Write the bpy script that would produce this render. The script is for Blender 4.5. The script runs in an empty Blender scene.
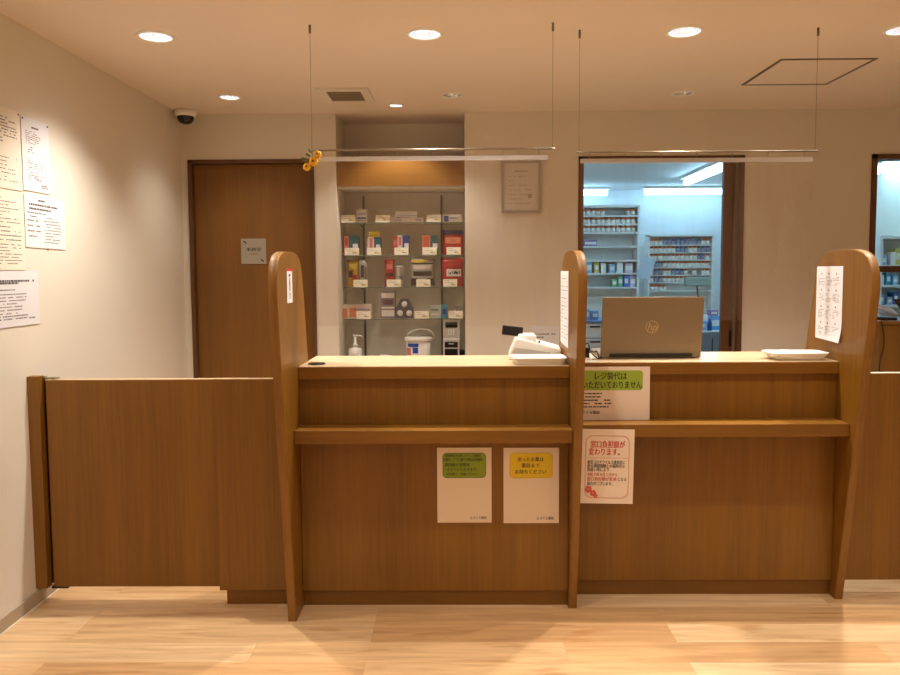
import bpy, bmesh, math, random
from mathutils import Vector, Matrix
random.seed(7)
C = bpy.context.scene.collection
SC = bpy.context.scene
PI = math.pi

# ------------------------------------------------------------------ camera
F = 740.0; H = 1.45
YAW = math.atan(8/740); PIT = math.radians(3.85); ROL = math.radians(.34); SH = -16.0
fw = Vector((-math.sin(YAW)*math.cos(PIT), math.cos(YAW)*math.cos(PIT), -math.sin(PIT)))
r0 = Vector((math.cos(YAW), math.sin(YAW), 0)); u0 = r0.cross(fw)
RR = r0*math.cos(ROL)-u0*math.sin(ROL); UU = u0*math.cos(ROL)+r0*math.sin(ROL)
cd = bpy.data.cameras.new('camera'); cam = bpy.data.objects.new('camera', cd); C.objects.link(cam)
cd.sensor_width = 36; cd.lens = F*36/900; cd.shift_y = SH/900; cd.clip_start = .05
cam.matrix_world = Matrix(((RR.x,UU.x,-fw.x,0),(RR.y,UU.y,-fw.y,0),(RR.z,UU.z,-fw.z,H),(0,0,0,1)))
SC.camera = cam
# ------------------------------------------------------------------ world, light, exposure
w = bpy.data.worlds.new('world'); SC.world = w; w.use_nodes = True
w.node_tree.nodes['Background'].inputs[0].default_value = (1,.85,.65,1)
w.node_tree.nodes['Background'].inputs[1].default_value = .05
SC.view_settings.view_transform = 'Standard'; SC.view_settings.look = 'None'
SC.view_settings.gamma = 1; SC.view_settings.use_curve_mapping = False
SC.view_settings.exposure = 0.08
WARM = (1.0, .93, .84)
SPOT_W = 112.0          # downlights over the counter
SPOT_BACK = 84.0       # downlights of the waiting area
SPOT_SMALL = 26.0
TUBE = 15.5
CZ = 2.512             # ceiling
XL, XR = -1.857, 4.4   # side walls
YB = 5.02              # back wall
YF = -3.2

def lamp_spot(parent, x, y, z, watt, deg, blend, col=WARM, rad=.045):
    l = bpy.data.lights.new('downlight_beam', 'SPOT'); l.energy = watt; l.color = col
    l.spot_size = math.radians(deg); l.spot_blend = blend; l.shadow_soft_size = rad
    o = bpy.data.objects.new('downlight_beam', l); C.objects.link(o)
    o.parent = parent; o.location = (0,0,z)
    return o

# ------------------------------------------------------------------ helpers
def ray(px, py): return fw + RR*((px-450)/F) + UU*((337.5+SH-py)/F)
def at(px, py, Y):
    d = ray(px, py); return d*(Y/d.y)+Vector((0,0,H))
def sx(px, py, Y): return at(px, py, Y).x
def sz(py, px, Y): return at(px, py, Y).z

def lin(c):
    out = []
    for v in c[:3]:
        v = v/255.0
        out.append(v/12.92 if v <= .04045 else ((v+.055)/1.055)**2.4)
    return (*out, 1)
def mat(name, c, rough=.6, metal=0, emit=None, es=0, spec=.5, noise=.0, nscale=20):
    m = bpy.data.materials.new(name); m.use_nodes = True
    nt = m.node_tree; b = nt.nodes['Principled BSDF']
    b.inputs['Roughness'].default_value = rough; b.inputs['Metallic'].default_value = metal
    b.inputs['Specular IOR Level'].default_value = spec
    col = lin(c); b.inputs['Base Color'].default_value = col
    if noise:
        tc = nt.nodes.new('ShaderNodeTexCoord'); n = nt.nodes.new('ShaderNodeTexNoise'); n.inputs['Scale'].default_value = nscale
        n.inputs['Detail'].default_value = 4
        mr = nt.nodes.new('ShaderNodeMapRange'); mr.inputs[3].default_value = 1-noise; mr.inputs[4].default_value = 1+noise
        mx = nt.nodes.new('ShaderNodeMix'); mx.data_type = 'RGBA'; mx.blend_type = 'MULTIPLY'; mx.inputs[0].default_value = 1
        mx.inputs[6].default_value = col
        nt.links.new(tc.outputs['Object'], n.inputs['Vector']); nt.links.new(n.outputs[0], mr.inputs[0])
        cb = nt.nodes.new('ShaderNodeCombineColor')
        for k in range(3): nt.links.new(mr.outputs[0], cb.inputs[k])
        nt.links.new(cb.outputs[0], mx.inputs[7]); nt.links.new(mx.outputs[2], b.inputs['Base Color'])
    if emit:
        b.inputs['Emission Color'].default_value = (*emit, 1); b.inputs['Emission Strength'].default_value = es
    return m
def wallpaper(name, c, bump=.15):
    m = mat(name, c, .85, noise=.025, nscale=3); nt = m.node_tree; b = nt.nodes['Principled BSDF']
    n = nt.nodes.new('ShaderNodeTexNoise'); n.inputs['Scale'].default_value = 260; n.inputs['Detail'].default_value = 3
    tc = nt.nodes.new('ShaderNodeTexCoord'); bp = nt.nodes.new('ShaderNodeBump'); bp.inputs['Strength'].default_value = bump
    bp.inputs['Distance'].default_value = .002
    nt.links.new(tc.outputs['Object'], n.inputs['Vector']); nt.links.new(n.outputs[0], bp.inputs['Height']); nt.links.new(bp.outputs[0], b.inputs['Normal'])
    return m
def wood(name, c1, c2, axis='z', rough=.42, k=1.0):
    m = bpy.data.materials.new(name); m.use_nodes = True; nt = m.node_tree; b = nt.nodes['Principled BSDF']
    tc = nt.nodes.new('ShaderNodeTexCoord'); mp = nt.nodes.new('ShaderNodeMapping')
    s = {'z': (90, 90, 2.2), 'x': (2.2, 90, 90), 'y': (90, 2.2, 90)}[axis]
    mp.inputs['Scale'].default_value = tuple(v*k for v in s)
    n1 = nt.nodes.new('ShaderNodeTexNoise'); n1.inputs['Scale'].default_value = 1; n1.inputs['Detail'].default_value = 5; n1.inputs['Roughness'].default_value = .65
    mp2 = nt.nodes.new('ShaderNodeMapping')
    s2 = {'z': (7, 7, .35), 'x': (.35, 7, 7), 'y': (7, .35, 7)}[axis]; mp2.inputs['Scale'].default_value = s2
    n2 = nt.nodes.new('ShaderNodeTexNoise'); n2.inputs['Scale'].default_value = 1; n2.inputs['Detail'].default_value = 3; n2.inputs['Distortion'].default_value = .6
    ad = nt.nodes.new('ShaderNodeMath'); ad.operation = 'MULTIPLY_ADD'; ad.inputs[1].default_value = .55
    ml = nt.nodes.new('ShaderNodeMath'); ml.operation = 'MULTIPLY'; ml.inputs[1].default_value = .45
    cr = nt.nodes.new('ShaderNodeValToRGB'); cr.color_ramp.elements[0].position = .34; cr.color_ramp.elements[1].position = .66
    cr.color_ramp.elements[0].color = lin(c2); cr.color_ramp.elements[1].color = lin(c1)
    L = nt.links.new
    L(tc.outputs['Object'], mp.inputs[0]); L(mp.outputs[0], n1.inputs['Vector']); L(tc.outputs['Object'], mp2.inputs[0]); L(mp2.outputs[0], n2.inputs['Vector'])
    L(n2.outputs[0], ml.inputs[0]); L(n1.outputs[0], ad.inputs[0]); L(ml.outputs[0], ad.inputs[2]); L(ad.outputs[0], cr.inputs[0]); L(cr.outputs[0], b.inputs['Base Color'])
    b.inputs['Roughness'].default_value = rough
    bp = nt.nodes.new('ShaderNodeBump'); bp.inputs['Strength'].default_value = .08; bp.inputs['Distance'].default_value = .001
    L(n1.outputs[0], bp.inputs['Height']); L(bp.outputs[0], b.inputs['Normal'])
    return m
def floor_mat():
    m = bpy.data.materials.new('maple_plank_floor'); m.use_nodes = True; nt = m.node_tree; b = nt.nodes['Principled BSDF']; L = nt.links.new
    tc = nt.nodes.new('ShaderNodeTexCoord')
    br = nt.nodes.new('ShaderNodeTexBrick'); br.offset = .37; br.offset_frequency = 3; br.inputs['Scale'].default_value = 1
    br.inputs['Brick Width'].default_value = 1.2; br.inputs['Row Height'].default_value = .15; br.inputs['Mortar Size'].default_value = .0012
    br.inputs['Color1'].default_value = (0,0,0,1); br.inputs['Color2'].default_value = (1,1,1,1); br.inputs['Mortar'].default_value = (.5,.5,.5,1)
    ms = nt.nodes.new('ShaderNodeMapping'); ms.inputs['Location'].default_value = (.35, .04, 0); L(tc.outputs['Object'], ms.inputs[0]); L(ms.outputs[0], br.inputs['Vector'])
    cr = nt.nodes.new('ShaderNodeValToRGB'); el = cr.color_ramp.elements
    el[0].color = lin((204,162,114)); el[1].color = lin((228,198,156)); e = el.new(.5); e.color = lin((218,182,136))
    L(br.outputs['Color'], cr.inputs[0])
    mp = nt.nodes.new('ShaderNodeMapping'); mp.inputs['Scale'].default_value = (1.2, 16, 1); n = nt.nodes.new('ShaderNodeTexNoise'); n.inputs['Scale'].default_value = 1.6
    n.inputs['Detail'].default_value = 6; n.inputs['Distortion'].default_value = 1.2
    L(tc.outputs['Object'], mp.inputs[0])
    av = nt.nodes.new('ShaderNodeVectorMath'); av.operation = 'MULTIPLY_ADD'; av.inputs[1].default_value = (9,7,3)
    L(br.outputs['Color'], av.inputs[0]); L(mp.outputs[0], av.inputs[2]); L(av.outputs[0], n.inputs['Vector'])
    cr2 = nt.nodes.new('ShaderNodeValToRGB'); cr2.color_ramp.elements[0].position = .3; cr2.color_ramp.elements[1].position = .7
    cr2.color_ramp.elements[0].color = (.62,.50,.40,1); cr2.color_ramp.elements[1].color = (1.1,1.08,1.02,1)
    L(n.outputs[0], cr2.inputs[0])
    mx = nt.nodes.new('ShaderNodeMix'); mx.data_type = 'RGBA'; mx.blend_type = 'MULTIPLY'; mx.inputs[0].default_value = .6
    L(cr.outputs[0], mx.inputs[6]); L(cr2.outputs[0], mx.inputs[7])
    mo = nt.nodes.new('ShaderNodeMix'); mo.data_type = 'RGBA'; mo.inputs[7].default_value = lin((196,152,106))
    L(br.outputs['Fac'], mo.inputs[0]); L(mx.outputs[2], mo.inputs[6]); L(mo.outputs[2], b.inputs['Base Color'])
    b.inputs['Roughness'].default_value = .34
    # a few darker knots and mineral streaks in the boards
    n3 = nt.nodes.new('ShaderNodeTexNoise'); n3.inputs['Scale'].default_value = 1; n3.inputs['Detail'].default_value = 2
    mp3 = nt.nodes.new('ShaderNodeMapping'); mp3.inputs['Scale'].default_value = (3.2, 15, 1); L(av.outputs[0], n3.inputs['Vector'])
    av3 = nt.nodes.new('ShaderNodeVectorMath'); av3.operation = 'MULTIPLY_ADD'; av3.inputs[1].default_value = (5,3,8)
    L(tc.outputs['Object'], mp3.inputs[0]); L(br.outputs['Color'], av3.inputs[0]); L(mp3.outputs[0], av3.inputs[2]); L(av3.outputs[0], n3.inputs['Vector'])
    cr3 = nt.nodes.new('ShaderNodeValToRGB'); cr3.color_ramp.elements[0].position = .27; cr3.color_ramp.elements[1].position = .40
    cr3.color_ramp.elements[0].color = (.80,.69,.58,1); cr3.color_ramp.elements[1].color = (1,1,1,1); L(n3.outputs[0], cr3.inputs[0])
    m3 = nt.nodes.new('ShaderNodeMix'); m3.data_type = 'RGBA'; m3.blend_type = 'MULTIPLY'; m3.inputs[0].default_value = 1
    L(mo.outputs[2], m3.inputs[6]); L(cr3.outputs[0], m3.inputs[7]); L(m3.outputs[2], b.inputs['Base Color'])
    return m
def film_mat(name, tint, opac, gloss=.06, rough=.08, dif=(.9,.88,.84)):
    m = bpy.data.materials.new(name); m.use_nodes = True; nt = m.node_tree; L = nt.links.new
    nt.nodes.remove(nt.nodes['Principled BSDF']); out = nt.nodes['Material Output']
    tr = nt.nodes.new('ShaderNodeBsdfTransparent'); tr.inputs[0].default_value = (*tint,1)
    df = nt.nodes.new('ShaderNodeBsdfDiffuse'); df.inputs[0].default_value = (*dif,1)
    gl = nt.nodes.new('ShaderNodeBsdfGlossy'); gl.inputs['Roughness'].default_value = rough
    a = nt.nodes.new('ShaderNodeMixShader'); c = nt.nodes.new('ShaderNodeMixShader')
    a.inputs[0].default_value = opac; c.inputs[0].default_value = gloss
    L(tr.outputs[0], a.inputs[1]); L(df.outputs[0], a.inputs[2]); L(a.outputs[0], c.inputs[1]); L(gl.outputs[0], c.inputs[2]); L(c.outputs[0], out.inputs[0])
    return m

M = {}
M['wall'] = wallpaper('cream_wallpaper', (225,217,202))
M['ceil'] = wallpaper('ceiling_paper', (230,216,202), .08)
M['disp_wall'] = wallpaper('dispensary_white_wall', (226,230,232), .05)
M['wood'] = wood('oak_laminate', (140,95,24), (115,75,15))
M['wood_x'] = wood('oak_laminate_horizontal', (142,95,28), (119,78,18), 'x')
M['wood_y'] = wood('oak_laminate_edge', (144,99,34), (124,82,23), 'z', .5)
M['wood_dk'] = wood('dark_oak_frame', (108,68,32), (88,54,24), 'z', .5)
M['wood_dkx'] = wood('dark_oak_frame_horizontal', (108,68,32), (88,54,24), 'x', .5)
M['wood_door'] = wood('door_veneer', (132,88,26), (110,70,16), 'z', .45)
M['wood_lit'] = wood('lit_top_laminate', (214,188,152), (203,175,136), 'x', .3)  # same oak laminate, lamp light and sheen painted in as a paler colour
M['floor'] = floor_mat()
M['base'] = mat('beige_vinyl_baseboard', (176,160,136), .55, noise=.05)
M['caulk'] = mat('pale_caulk_and_lit_edge', (235,225,200), .5, noise=.03)  # also the painted-on light along the right gate's top
M['white'] = mat('white_plastic', (236,232,224), .38, noise=.02)
M['white_m'] = mat('white_painted_metal', (225,218,205), .5, noise=.02)
M['grey_pl'] = mat('light_grey_plastic', (190,186,178), .4, noise=.03)
M['black'] = mat('black_plastic', (22,20,20), .3, noise=.1)
M['screen'] = mat('dark_glass', (30,32,28), .12, noise=.05)
M['hatch'] = mat('grey_aluminium_trim', (120,112,100), .45, .5, noise=.05)
M['steel'] = mat('brushed_steel', (150,138,118), .38, .85, noise=.05)
M['wire'] = mat('steel_wire', (130,120,100), .4, .7, noise=.05)
M['paper'] = mat('printer_paper', (226,224,226), .8, noise=.015, nscale=8)
M['paper_y'] = mat('laminated_cream_paper', (236,226,208), .6, noise=.015, nscale=8)
M['paper_p'] = mat('poster_paper', (240,222,204), .5, noise=.015, nscale=8)
M['card'] = mat('cream_card', (246,242,222), .7, noise=.02)
M['ink'] = mat('black_ink', (40,34,30), .7, noise=.05)
M['ink_g'] = mat('grey_ink', (120,112,108), .7, noise=.05)
M['ink_gd'] = mat('dark_grey_ink', (84,78,76), .7, noise=.05)
M['ink_r'] = mat('red_ink', (198,48,34), .7, noise=.05)
M['ink_s'] = mat('salmon_ink', (216,96,88), .7, noise=.05)
M['green'] = mat('leaf_green_print', (142,164,44), .6, noise=.03)
M['green_l'] = mat('lime_green_print', (154,180,58), .6, noise=.03)
M['olive'] = mat('olive_outline_print', (112,124,44), .6, noise=.03)
M['yellow'] = mat('yellow_print', (236,206,44), .6, noise=.03)
M['yellow_o'] = mat('ochre_outline_print', (222,188,60), .6, noise=.03)
M['silver'] = mat('brushed_sign_plate', (168,160,145), .35, .55, noise=.08, nscale=6)
M['frame_s'] = mat('silver_picture_frame', (176,168,156), .4, .3, noise=.05)
M['laptop'] = mat('bronze_laptop_lid', (138,120,94), .42, .35, noise=.04, nscale=60)
M['glass_edge'] = mat('green_glass_edge', (112,122,100), .2, noise=.05)
M['glass'] = film_mat('clear_shelf_glass', (.97,.99,.97), .02, .05, .02, (.6,.75,.65))
M['pane'] = film_mat('window_glass', (.96,.98,.98), .01, .05, .02)
def vinyl():
    m = film_mat('clear_vinyl_film', (.97,.95,.93), .10, .04, .12, (.72,.66,.58)); nt = m.node_tree
    # faint vertical streaks of reflected light, painted as haze in the vinyl
    a = [n for n in nt.nodes if n.type == 'MIX_SHADER'][0]
    tc = nt.nodes.new('ShaderNodeTexCoord'); mp = nt.nodes.new('ShaderNodeMapping'); mp.inputs['Scale'].default_value = (26,1,1.6)
    n = nt.nodes.new('ShaderNodeTexNoise'); n.inputs['Scale'].default_value = 1; n.inputs['Detail'].default_value = 3
    mr = nt.nodes.new('ShaderNodeMapRange'); mr.inputs[1].default_value = .35; mr.inputs[2].default_value = .75; mr.inputs[3].default_value = .02; mr.inputs[4].default_value = .085
    nt.links.new(tc.outputs['Object'], mp.inputs[0]); nt.links.new(mp.outputs[0], n.inputs['Vector']); nt.links.new(n.outputs[0], mr.inputs[0]); nt.links.new(mr.outputs[0], a.inputs[0])
    return m
M['film'] = vinyl()
M['film_band'] = film_mat('frosted_vinyl_hem', (.95,.95,.95), .5, .12, .2, (.86,.85,.84))
M['bulb'] = mat('lit_led_lens', (255,255,255), .3, emit=(.92,.96,1), es=55)
M['bulb_dim'] = mat('weakly_lit_led_lens', (235,225,205), .3, emit=(1,.86,.68), es=1.3)
M['refl'] = mat('downlight_reflector', (205,208,214), .22, .75, noise=.04)
M['tube'] = mat('lit_fluorescent_tube', (255,255,255), .4, emit=(.36,.70,1.0), es=TUBE)
def solid(key, c, r=.5): 
    if key not in M: M[key] = mat(key, c, r, noise=.04, nscale=25)
    return M[key]

ORG = {}
SUB = {'logo':('lid',), 'screen':('lid','body'), 'corner_mark':('plate',), 'box_outline':('text_box',), 'lettering':('text_box',),
       'lens':('reflector',), 'blue_label':('tub',), 'pink_label':('tub',), 'button':('body',), 'side_panel':('body',), 'keypad':('body',),
       'black_panel':('body',), 'display':('display_stalk',)}
class MB:
    def __init__(s): s.b = bmesh.new(); s.m = []
    def _mi(s, fs, mi):
        for f in fs: f.material_index = mi
    def poly(s, pts, mi=0):
        f = s.b.faces.new([s.b.verts.new(p) for p in pts]); f.material_index = mi; return s
    def box(s, x0, x1, y0, y1, z0, z1, bev=0, mi=0, mtx=None):
        v = [s.b.verts.new((x, y, z)) for x in (x0, x1) for y in (y0, y1) for z in (z0, z1)]
        idx = [(0,1,3,2),(4,6,7,5),(0,4,5,1),(2,3,7,6),(0,2,6,4),(1,5,7,3)]
        fs = [s.b.faces.new([v[i] for i in q]) for q in idx]; s._mi(fs, mi)
        if mtx is not None: bmesh.ops.transform(s.b, matrix=mtx, verts=v)
        if bev:
            es = list({e for f in fs for e in f.edges})
            r = bmesh.ops.bevel(s.b, geom=es, offset=bev, segments=2, profile=.5, affect='EDGES', clamp_overlap=True)
            s._mi(r['faces'], mi)
        return s
    def prism_x(s, prof, x0, x1, bev=0, mi=0):      # profile in (y, z)
        a = [s.b.verts.new((x0, y, z)) for y, z in prof]; c = [s.b.verts.new((x1, y, z)) for y, z in prof]; n = len(prof)
        fs = [s.b.faces.new(a[::-1]), s.b.faces.new(c)]
        cap = list(fs)
        for i in range(n): fs.append(s.b.faces.new((a[i], a[(i+1)%n], c[(i+1)%n], c[i])))
        s._mi(fs, mi)
        if bev:
            es = list({e for f in cap for e in f.edges})
            bmesh.ops.bevel(s.b, geom=es, offset=bev, segments=2, profile=.5, affect='EDGES', clamp_overlap=True)
        return s
    def prism_z(s, prof, z0, z1, mi=0, scale_top=1.0, c=(0,0)):
        a = [s.b.verts.new((x, y, z0)) for x, y in prof]; d = [s.b.verts.new((c[0]+(x-c[0])*scale_top, c[1]+(y-c[1])*scale_top, z1)) for x, y in prof]; n = len(prof)
        fs = [s.b.faces.new(a[::-1]), s.b.faces.new(d)]
        for i in range(n): fs.append(s.b.faces.new((a[i], a[(i+1)%n], d[(i+1)%n], d[i])))
        s._mi(fs, mi); return s
    def lathe(s, prof, cx=0, cy=0, seg=24, mi=0, mtx=None):
        rings = []; vs = []
        for r, z in prof:
            if r < 1e-6: ring = [s.b.verts.new((cx, cy, z))]
            else: ring = [s.b.verts.new((cx+r*math.cos(2*PI*k/seg), cy+r*math.sin(2*PI*k/seg), z)) for k in range(seg)]
            rings.append(ring); vs += ring
        for a, c in zip(rings, rings[1:]):
            for k in range(seg):
                k2 = (k+1) % seg
                q = [a[k % len(a)], a[k2 % len(a)], c[k2 % len(c)], c[k % len(c)]]
                u = []
                for v in q:
                    if v not in u: u.append(v)
                if len(u) > 2:
                    f = s.b.faces.new(u); f.material_index = mi; f.smooth = True
        if mtx is not None: bmesh.ops.transform(s.b, matrix=mtx, verts=vs)
        return s
    def tube(s, pts, r, seg=8, mi=0):
        pts = [Vector(p) for p in pts]; rings = []
        for i, p in enumerate(pts):
            d = (pts[min(i+1, len(pts)-1)]-pts[max(i-1, 0)]).normalized()
            a = d.cross(Vector((0,0,1)) if abs(d.z) < .9 else Vector((1,0,0))).normalized(); b2 = d.cross(a)
            rr = r[i] if isinstance(r, (list, tuple)) else r
            rings.append([s.b.verts.new(p+a*rr*math.cos(2*PI*k/seg)+b2*rr*math.sin(2*PI*k/seg)) for k in range(seg)])
        for a, c in zip(rings, rings[1:]):
            for k in range(seg):
                f = s.b.faces.new((a[k], a[(k+1)%seg], c[(k+1)%seg], c[k])); f.smooth = True; f.material_index = mi
        s.b.faces.new(rings[0][::-1]).material_index = mi; s.b.faces.new(rings[-1]).material_index = mi
        return s
    def ball(s, c, r, seg=14, mi=0, sc=(1,1,1), mtx=None):
        n = seg//2
        prof = [(r*math.sin(PI*k/n), -r*math.cos(PI*k/n)) for k in range(n+1)]
        T = Matrix.Translation(c) @ (mtx or Matrix()) @ Matrix.Diagonal((*sc, 1))
        return s.lathe(prof, 0, 0, seg, mi, T)
    def build(s, name, mats, parent=None, org=None):
        o0 = ORG[parent.name] if parent is not None else Vector(org or (0,0,0))
        bmesh.ops.remove_doubles(s.b, verts=s.b.verts, dist=1e-6)
        bmesh.ops.recalc_face_normals(s.b, faces=s.b.faces)
        bmesh.ops.translate(s.b, verts=s.b.verts, vec=-o0)
        me = bpy.data.meshes.new(name); s.b.to_mesh(me); s.b.free()
        for mm in (mats if isinstance(mats, (list, tuple)) else [mats]): me.materials.append(mm)
        o = bpy.data.objects.new(name, me); C.objects.link(o)
        if parent is not None:
            o.parent = parent
            hosts = SUB.get(name)
            if hosts and parent.type == 'EMPTY':     # pieces of a part go one level deeper
                for ch in parent.children:
                    if ch != o and ch.name.split('.')[0] in hosts: o.parent = ch; break
        else: o.location = o0
        ORG[o.name] = o0
        return o
def thing(name, label, cat, loc, group=None):
    o = bpy.data.objects.new(name, None); o.empty_display_size = .05; C.objects.link(o); o.location = loc; ORG[o.name] = Vector(loc)
    o['label'] = label; o['category'] = cat
    if group: o['group'] = group
    return o
def tag(o, label, cat, group=None, kind=None):
    if label: o['label'] = label
    if cat: o['category'] = cat
    if group: o['group'] = group
    if kind: o['kind'] = kind
    return o
def struct(o): o['kind'] = 'structure'; return o
def rel(o, parent):      # make a built mesh a sub-part of another mesh part
    return o
def copy_tree(root, loc, label, group=None, rz=None):
    r = root.copy(); C.objects.link(r); r.location = loc; r['label'] = label
    if rz is not None: r.rotation_euler = (0,0,rz)
    if group: r['group'] = group
    for ch in list(root.children):
        c = ch.copy(); C.objects.link(c); c.parent = r
        for g in list(ch.children):
            d = g.copy(); C.objects.link(d); d.parent = c
    return r

# planar frames: origin + u, v directions -> 4x4 (u, v, n)
def frame(o, u, v):
    u = Vector(u).normalized(); v = Vector(v).normalized(); n = u.cross(v)
    return Matrix(((u.x,v.x,n.x,o[0]),(u.y,v.y,n.y,o[1]),(u.z,v.z,n.z,o[2]),(0,0,0,1)))
def text_into(mb, fr, s, u, v, size, align='CENTER', bold=0, mi=0, n=.0006, shear=0, stretch=1, wmax=None):
    cu = bpy.data.curves.new('t', 'FONT'); cu.body = s; cu.size = size; cu.align_x = align; cu.align_y = 'CENTER'
    cu.resolution_u = 2; cu.offset = 0; cu.shear = shear; cu.extrude = 0
    o = bpy.data.objects.new('t', cu); C.objects.link(o)
    dg = bpy.context.evaluated_depsgraph_get(); dg.update()
    me = bpy.data.meshes.new_from_object(o.evaluated_get(dg))
    if wmax and len(me.vertices):
        xs = [q.co.x for q in me.vertices]; ww = max(xs)-min(xs)
        if ww > 0: stretch = wmax/ww
    me.transform(fr @ Matrix.Translation((u, v, n)) @ Matrix.Diagonal((stretch,1,1,1)))
    k = len(mb.b.faces); mb.b.from_mesh(me)
    if bold:      # a heavier stroke: the same outlines once more, a hair to the side
        me.transform(Matrix.Translation((fr.to_3x3() @ Vector((size*bold*1.6, 0, .00005))))); mb.b.from_mesh(me)
    mb.b.faces.ensure_lookup_table()
    for f in mb.b.faces[k:]: f.material_index = mi
    bpy.data.objects.remove(o); bpy.data.curves.remove(cu); bpy.data.meshes.remove(me)
def rrect(w, h, r, n=5):
    pts = []
    for cx, cy, a0 in ((w/2-r, h/2-r, 0), (-w/2+r, h/2-r, PI/2), (-w/2+r, -h/2+r, PI), (w/2-r, -h/2+r, 1.5*PI)):
        for k in range(n+1):
            a = a0+PI/2*k/n; pts.append((cx+r*math.cos(a), cy+r*math.sin(a)))
    return pts
def flat(mb, fr, pts, n=.0003, mi=0):
    mb.poly([fr @ Vector((x, y, n)) for x, y in pts], mi)
def slab(mb, fr, pts, n0, n1, mi=0):
    a = [mb.b.verts.new(fr @ Vector((x, y, n0))) for x, y in pts]; c = [mb.b.verts.new(fr @ Vector((x, y, n1))) for x, y in pts]; k = len(pts)
    fs = [mb.b.faces.new(a[::-1]), mb.b.faces.new(c)]+[mb.b.faces.new((a[i], a[(i+1)%k], c[(i+1)%k], c[i])) for i in range(k)]
    for f in fs: f.material_index = mi
def ringflat(mb, fr, w, h, r, t, n=.0004, mi=0, cx=0, cy=0):
    A = rrect(w, h, r); B = rrect(w-2*t, h-2*t, max(r-t, .0005)); k = len(A)
    for i in range(k):
        j = (i+1) % k
        mb.poly([fr @ Vector((p[0]+cx, p[1]+cy, n)) for p in (A[i], A[j], B[j], B[i])], mi)
def lines_block(mb, fr, x0, x1, ytop, ybot, n_lines, th, density=.8, mi=0, seed=0, n=.0005):
    rnd = random.Random(seed)
    for i in range(n_lines):
        y = ytop+(ybot-ytop)*(i/(max(n_lines-1, 1)))
        x = x0 + rnd.choice([0,0,0,.06])*(x1-x0); xe = x1-(x1-x0)*rnd.choice([0,.03,.1,.3,.5])
        while x < xe-.004:
            l = rnd.uniform(.006, .02)
            if rnd.random() < density: flat(mb, fr, [(x,y-th/2),(min(x+l,xe),y-th/2),(min(x+l,xe),y+th/2),(x,y+th/2)], n, mi)
            x += l + rnd.uniform(.0015, .004)

# ------------------------------------------------------------------ structure
DOWN = [(-1.349,3.385),(-.142,3.385),(1.016,3.385),(1.985,3.385)]
DIM = [(-.029,4.54),(1.358,4.54)]
BACKL = [(-1.2,2.5),(.2,2.5),(1.6,2.5),(3.0,2.5),(-1.2,.2),(.2,.2),(1.6,.2),(3.0,.2)]
holes = [(x,y,.070) for x,y in DOWN]+[(-1.372,4.54,.056)]+[(x,y,.056) for x,y in DIM]+[(-.388,4.79,.038)]+[(x,y,.070) for x,y in BACKL]
mb = MB(); MB.box(mb, XL-.1, XR+.1, YF-.1, 10.0, -.1, 0); struct(mb.build('floor', M['floor']))
# ceiling plane with round openings for the recessed lights
b = bmesh.new(); es = []
ov = [b.verts.new(p) for p in ((XL,YF,CZ),(XR,YF,CZ),(XR,YB,CZ),(.051,YB,CZ),(.051,5.40,CZ),(-.812,5.40,CZ),(-.812,YB,CZ),(XL,YB,CZ))]
es += [b.edges.new((ov[i], ov[(i+1)%8])) for i in range(8)]
for x, y, r in holes:
    hv = [b.verts.new((x+r*math.cos(2*PI*k/28), y+r*math.sin(2*PI*k/28), CZ)) for k in range(28)]
    es += [b.edges.new((hv[k], hv[(k+1)%28])) for k in range(28)]
bmesh.ops.triangle_fill(b, use_beauty=True, edges=es, normal=(0,0,-1))
me = bpy.data.meshes.new('ceiling'); b.to_mesh(me); b.free(); me.materials.append(M['ceil'])
o = bpy.data.objects.new('ceiling', me); C.objects.link(o); struct(o)
mb = MB(); mb.box(XL-.1, XR+.1, YF-.1, YB+.1, CZ+.14, CZ+.2); struct(mb.build('ceiling_slab', M['ceil']))
mb = MB(); mb.box(XL-.1, XL, YF, YB+.12, 0, CZ); struct(mb.build('wall_left', M['wall']))
mb = MB(); mb.box(XR, XR+.1, YF, 10, 0, CZ); struct(mb.build('wall_right', M['wall']))
mb = MB(); mb.box(XL-.1, XR+.1, YF-.1, YF, 0, CZ); struct(mb.build('wall_front', M['wall']))
# back wall with door, display alcove, doorway and window openings
D0, D1, DT = -1.812, -.962, 2.210
A0, A1 = -.812, .051
W0, W1, WT = .812, 1.918, 2.213
V0, V1, VB = 2.762, 3.9, 1.085
T = YB+.12
mb = MB()
mb.box(XL, D0, YB, T, 0, CZ); mb.box(D0, D1, YB, T, DT, CZ); mb.box(D1, A0, YB, T, 0, CZ)
mb.box(A1, W0, YB, T, 0, CZ); mb.box(W0, W1, YB, T, WT, CZ); mb.box(W1, V0, YB, T, 0, CZ)
mb.box(V0, V1, YB, T, WT, CZ); mb.box(V0, V1, YB, T, 0, VB); mb.box(V1, XR, YB, T, 0, CZ)
mb.box(A0, A1, YB, 5.40, 0, .80)
struct(mb.build('wall_back', M['wall']))
mb = MB()
mb.box(A0-.05, A0, T, 5.46, 0, CZ); mb.box(A1, A1+.05, T, 5.46, 0, CZ); mb.box(A0, A1, 5.40, 5.46, 0, CZ)
struct(mb.build('wall_alcove', M['wall']))
mb = MB(); mb.box(A0, A1, YB-.002, 5.40, .80, .822, .002); struct(mb.build('trim_1', M['white_m']))
mb = MB(); mb.box(A0+.001, A1-.001, YB+.004, 5.40, 2.030, 2.200)
o = struct(mb.build('trim_2', [M['wood_x']]))
mb = MB(); mb.box(A0+.001, A1-.001, YB+.02, 5.40, 2.018, 2.030); struct(mb.build('trim_3', M['white_m']))
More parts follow.
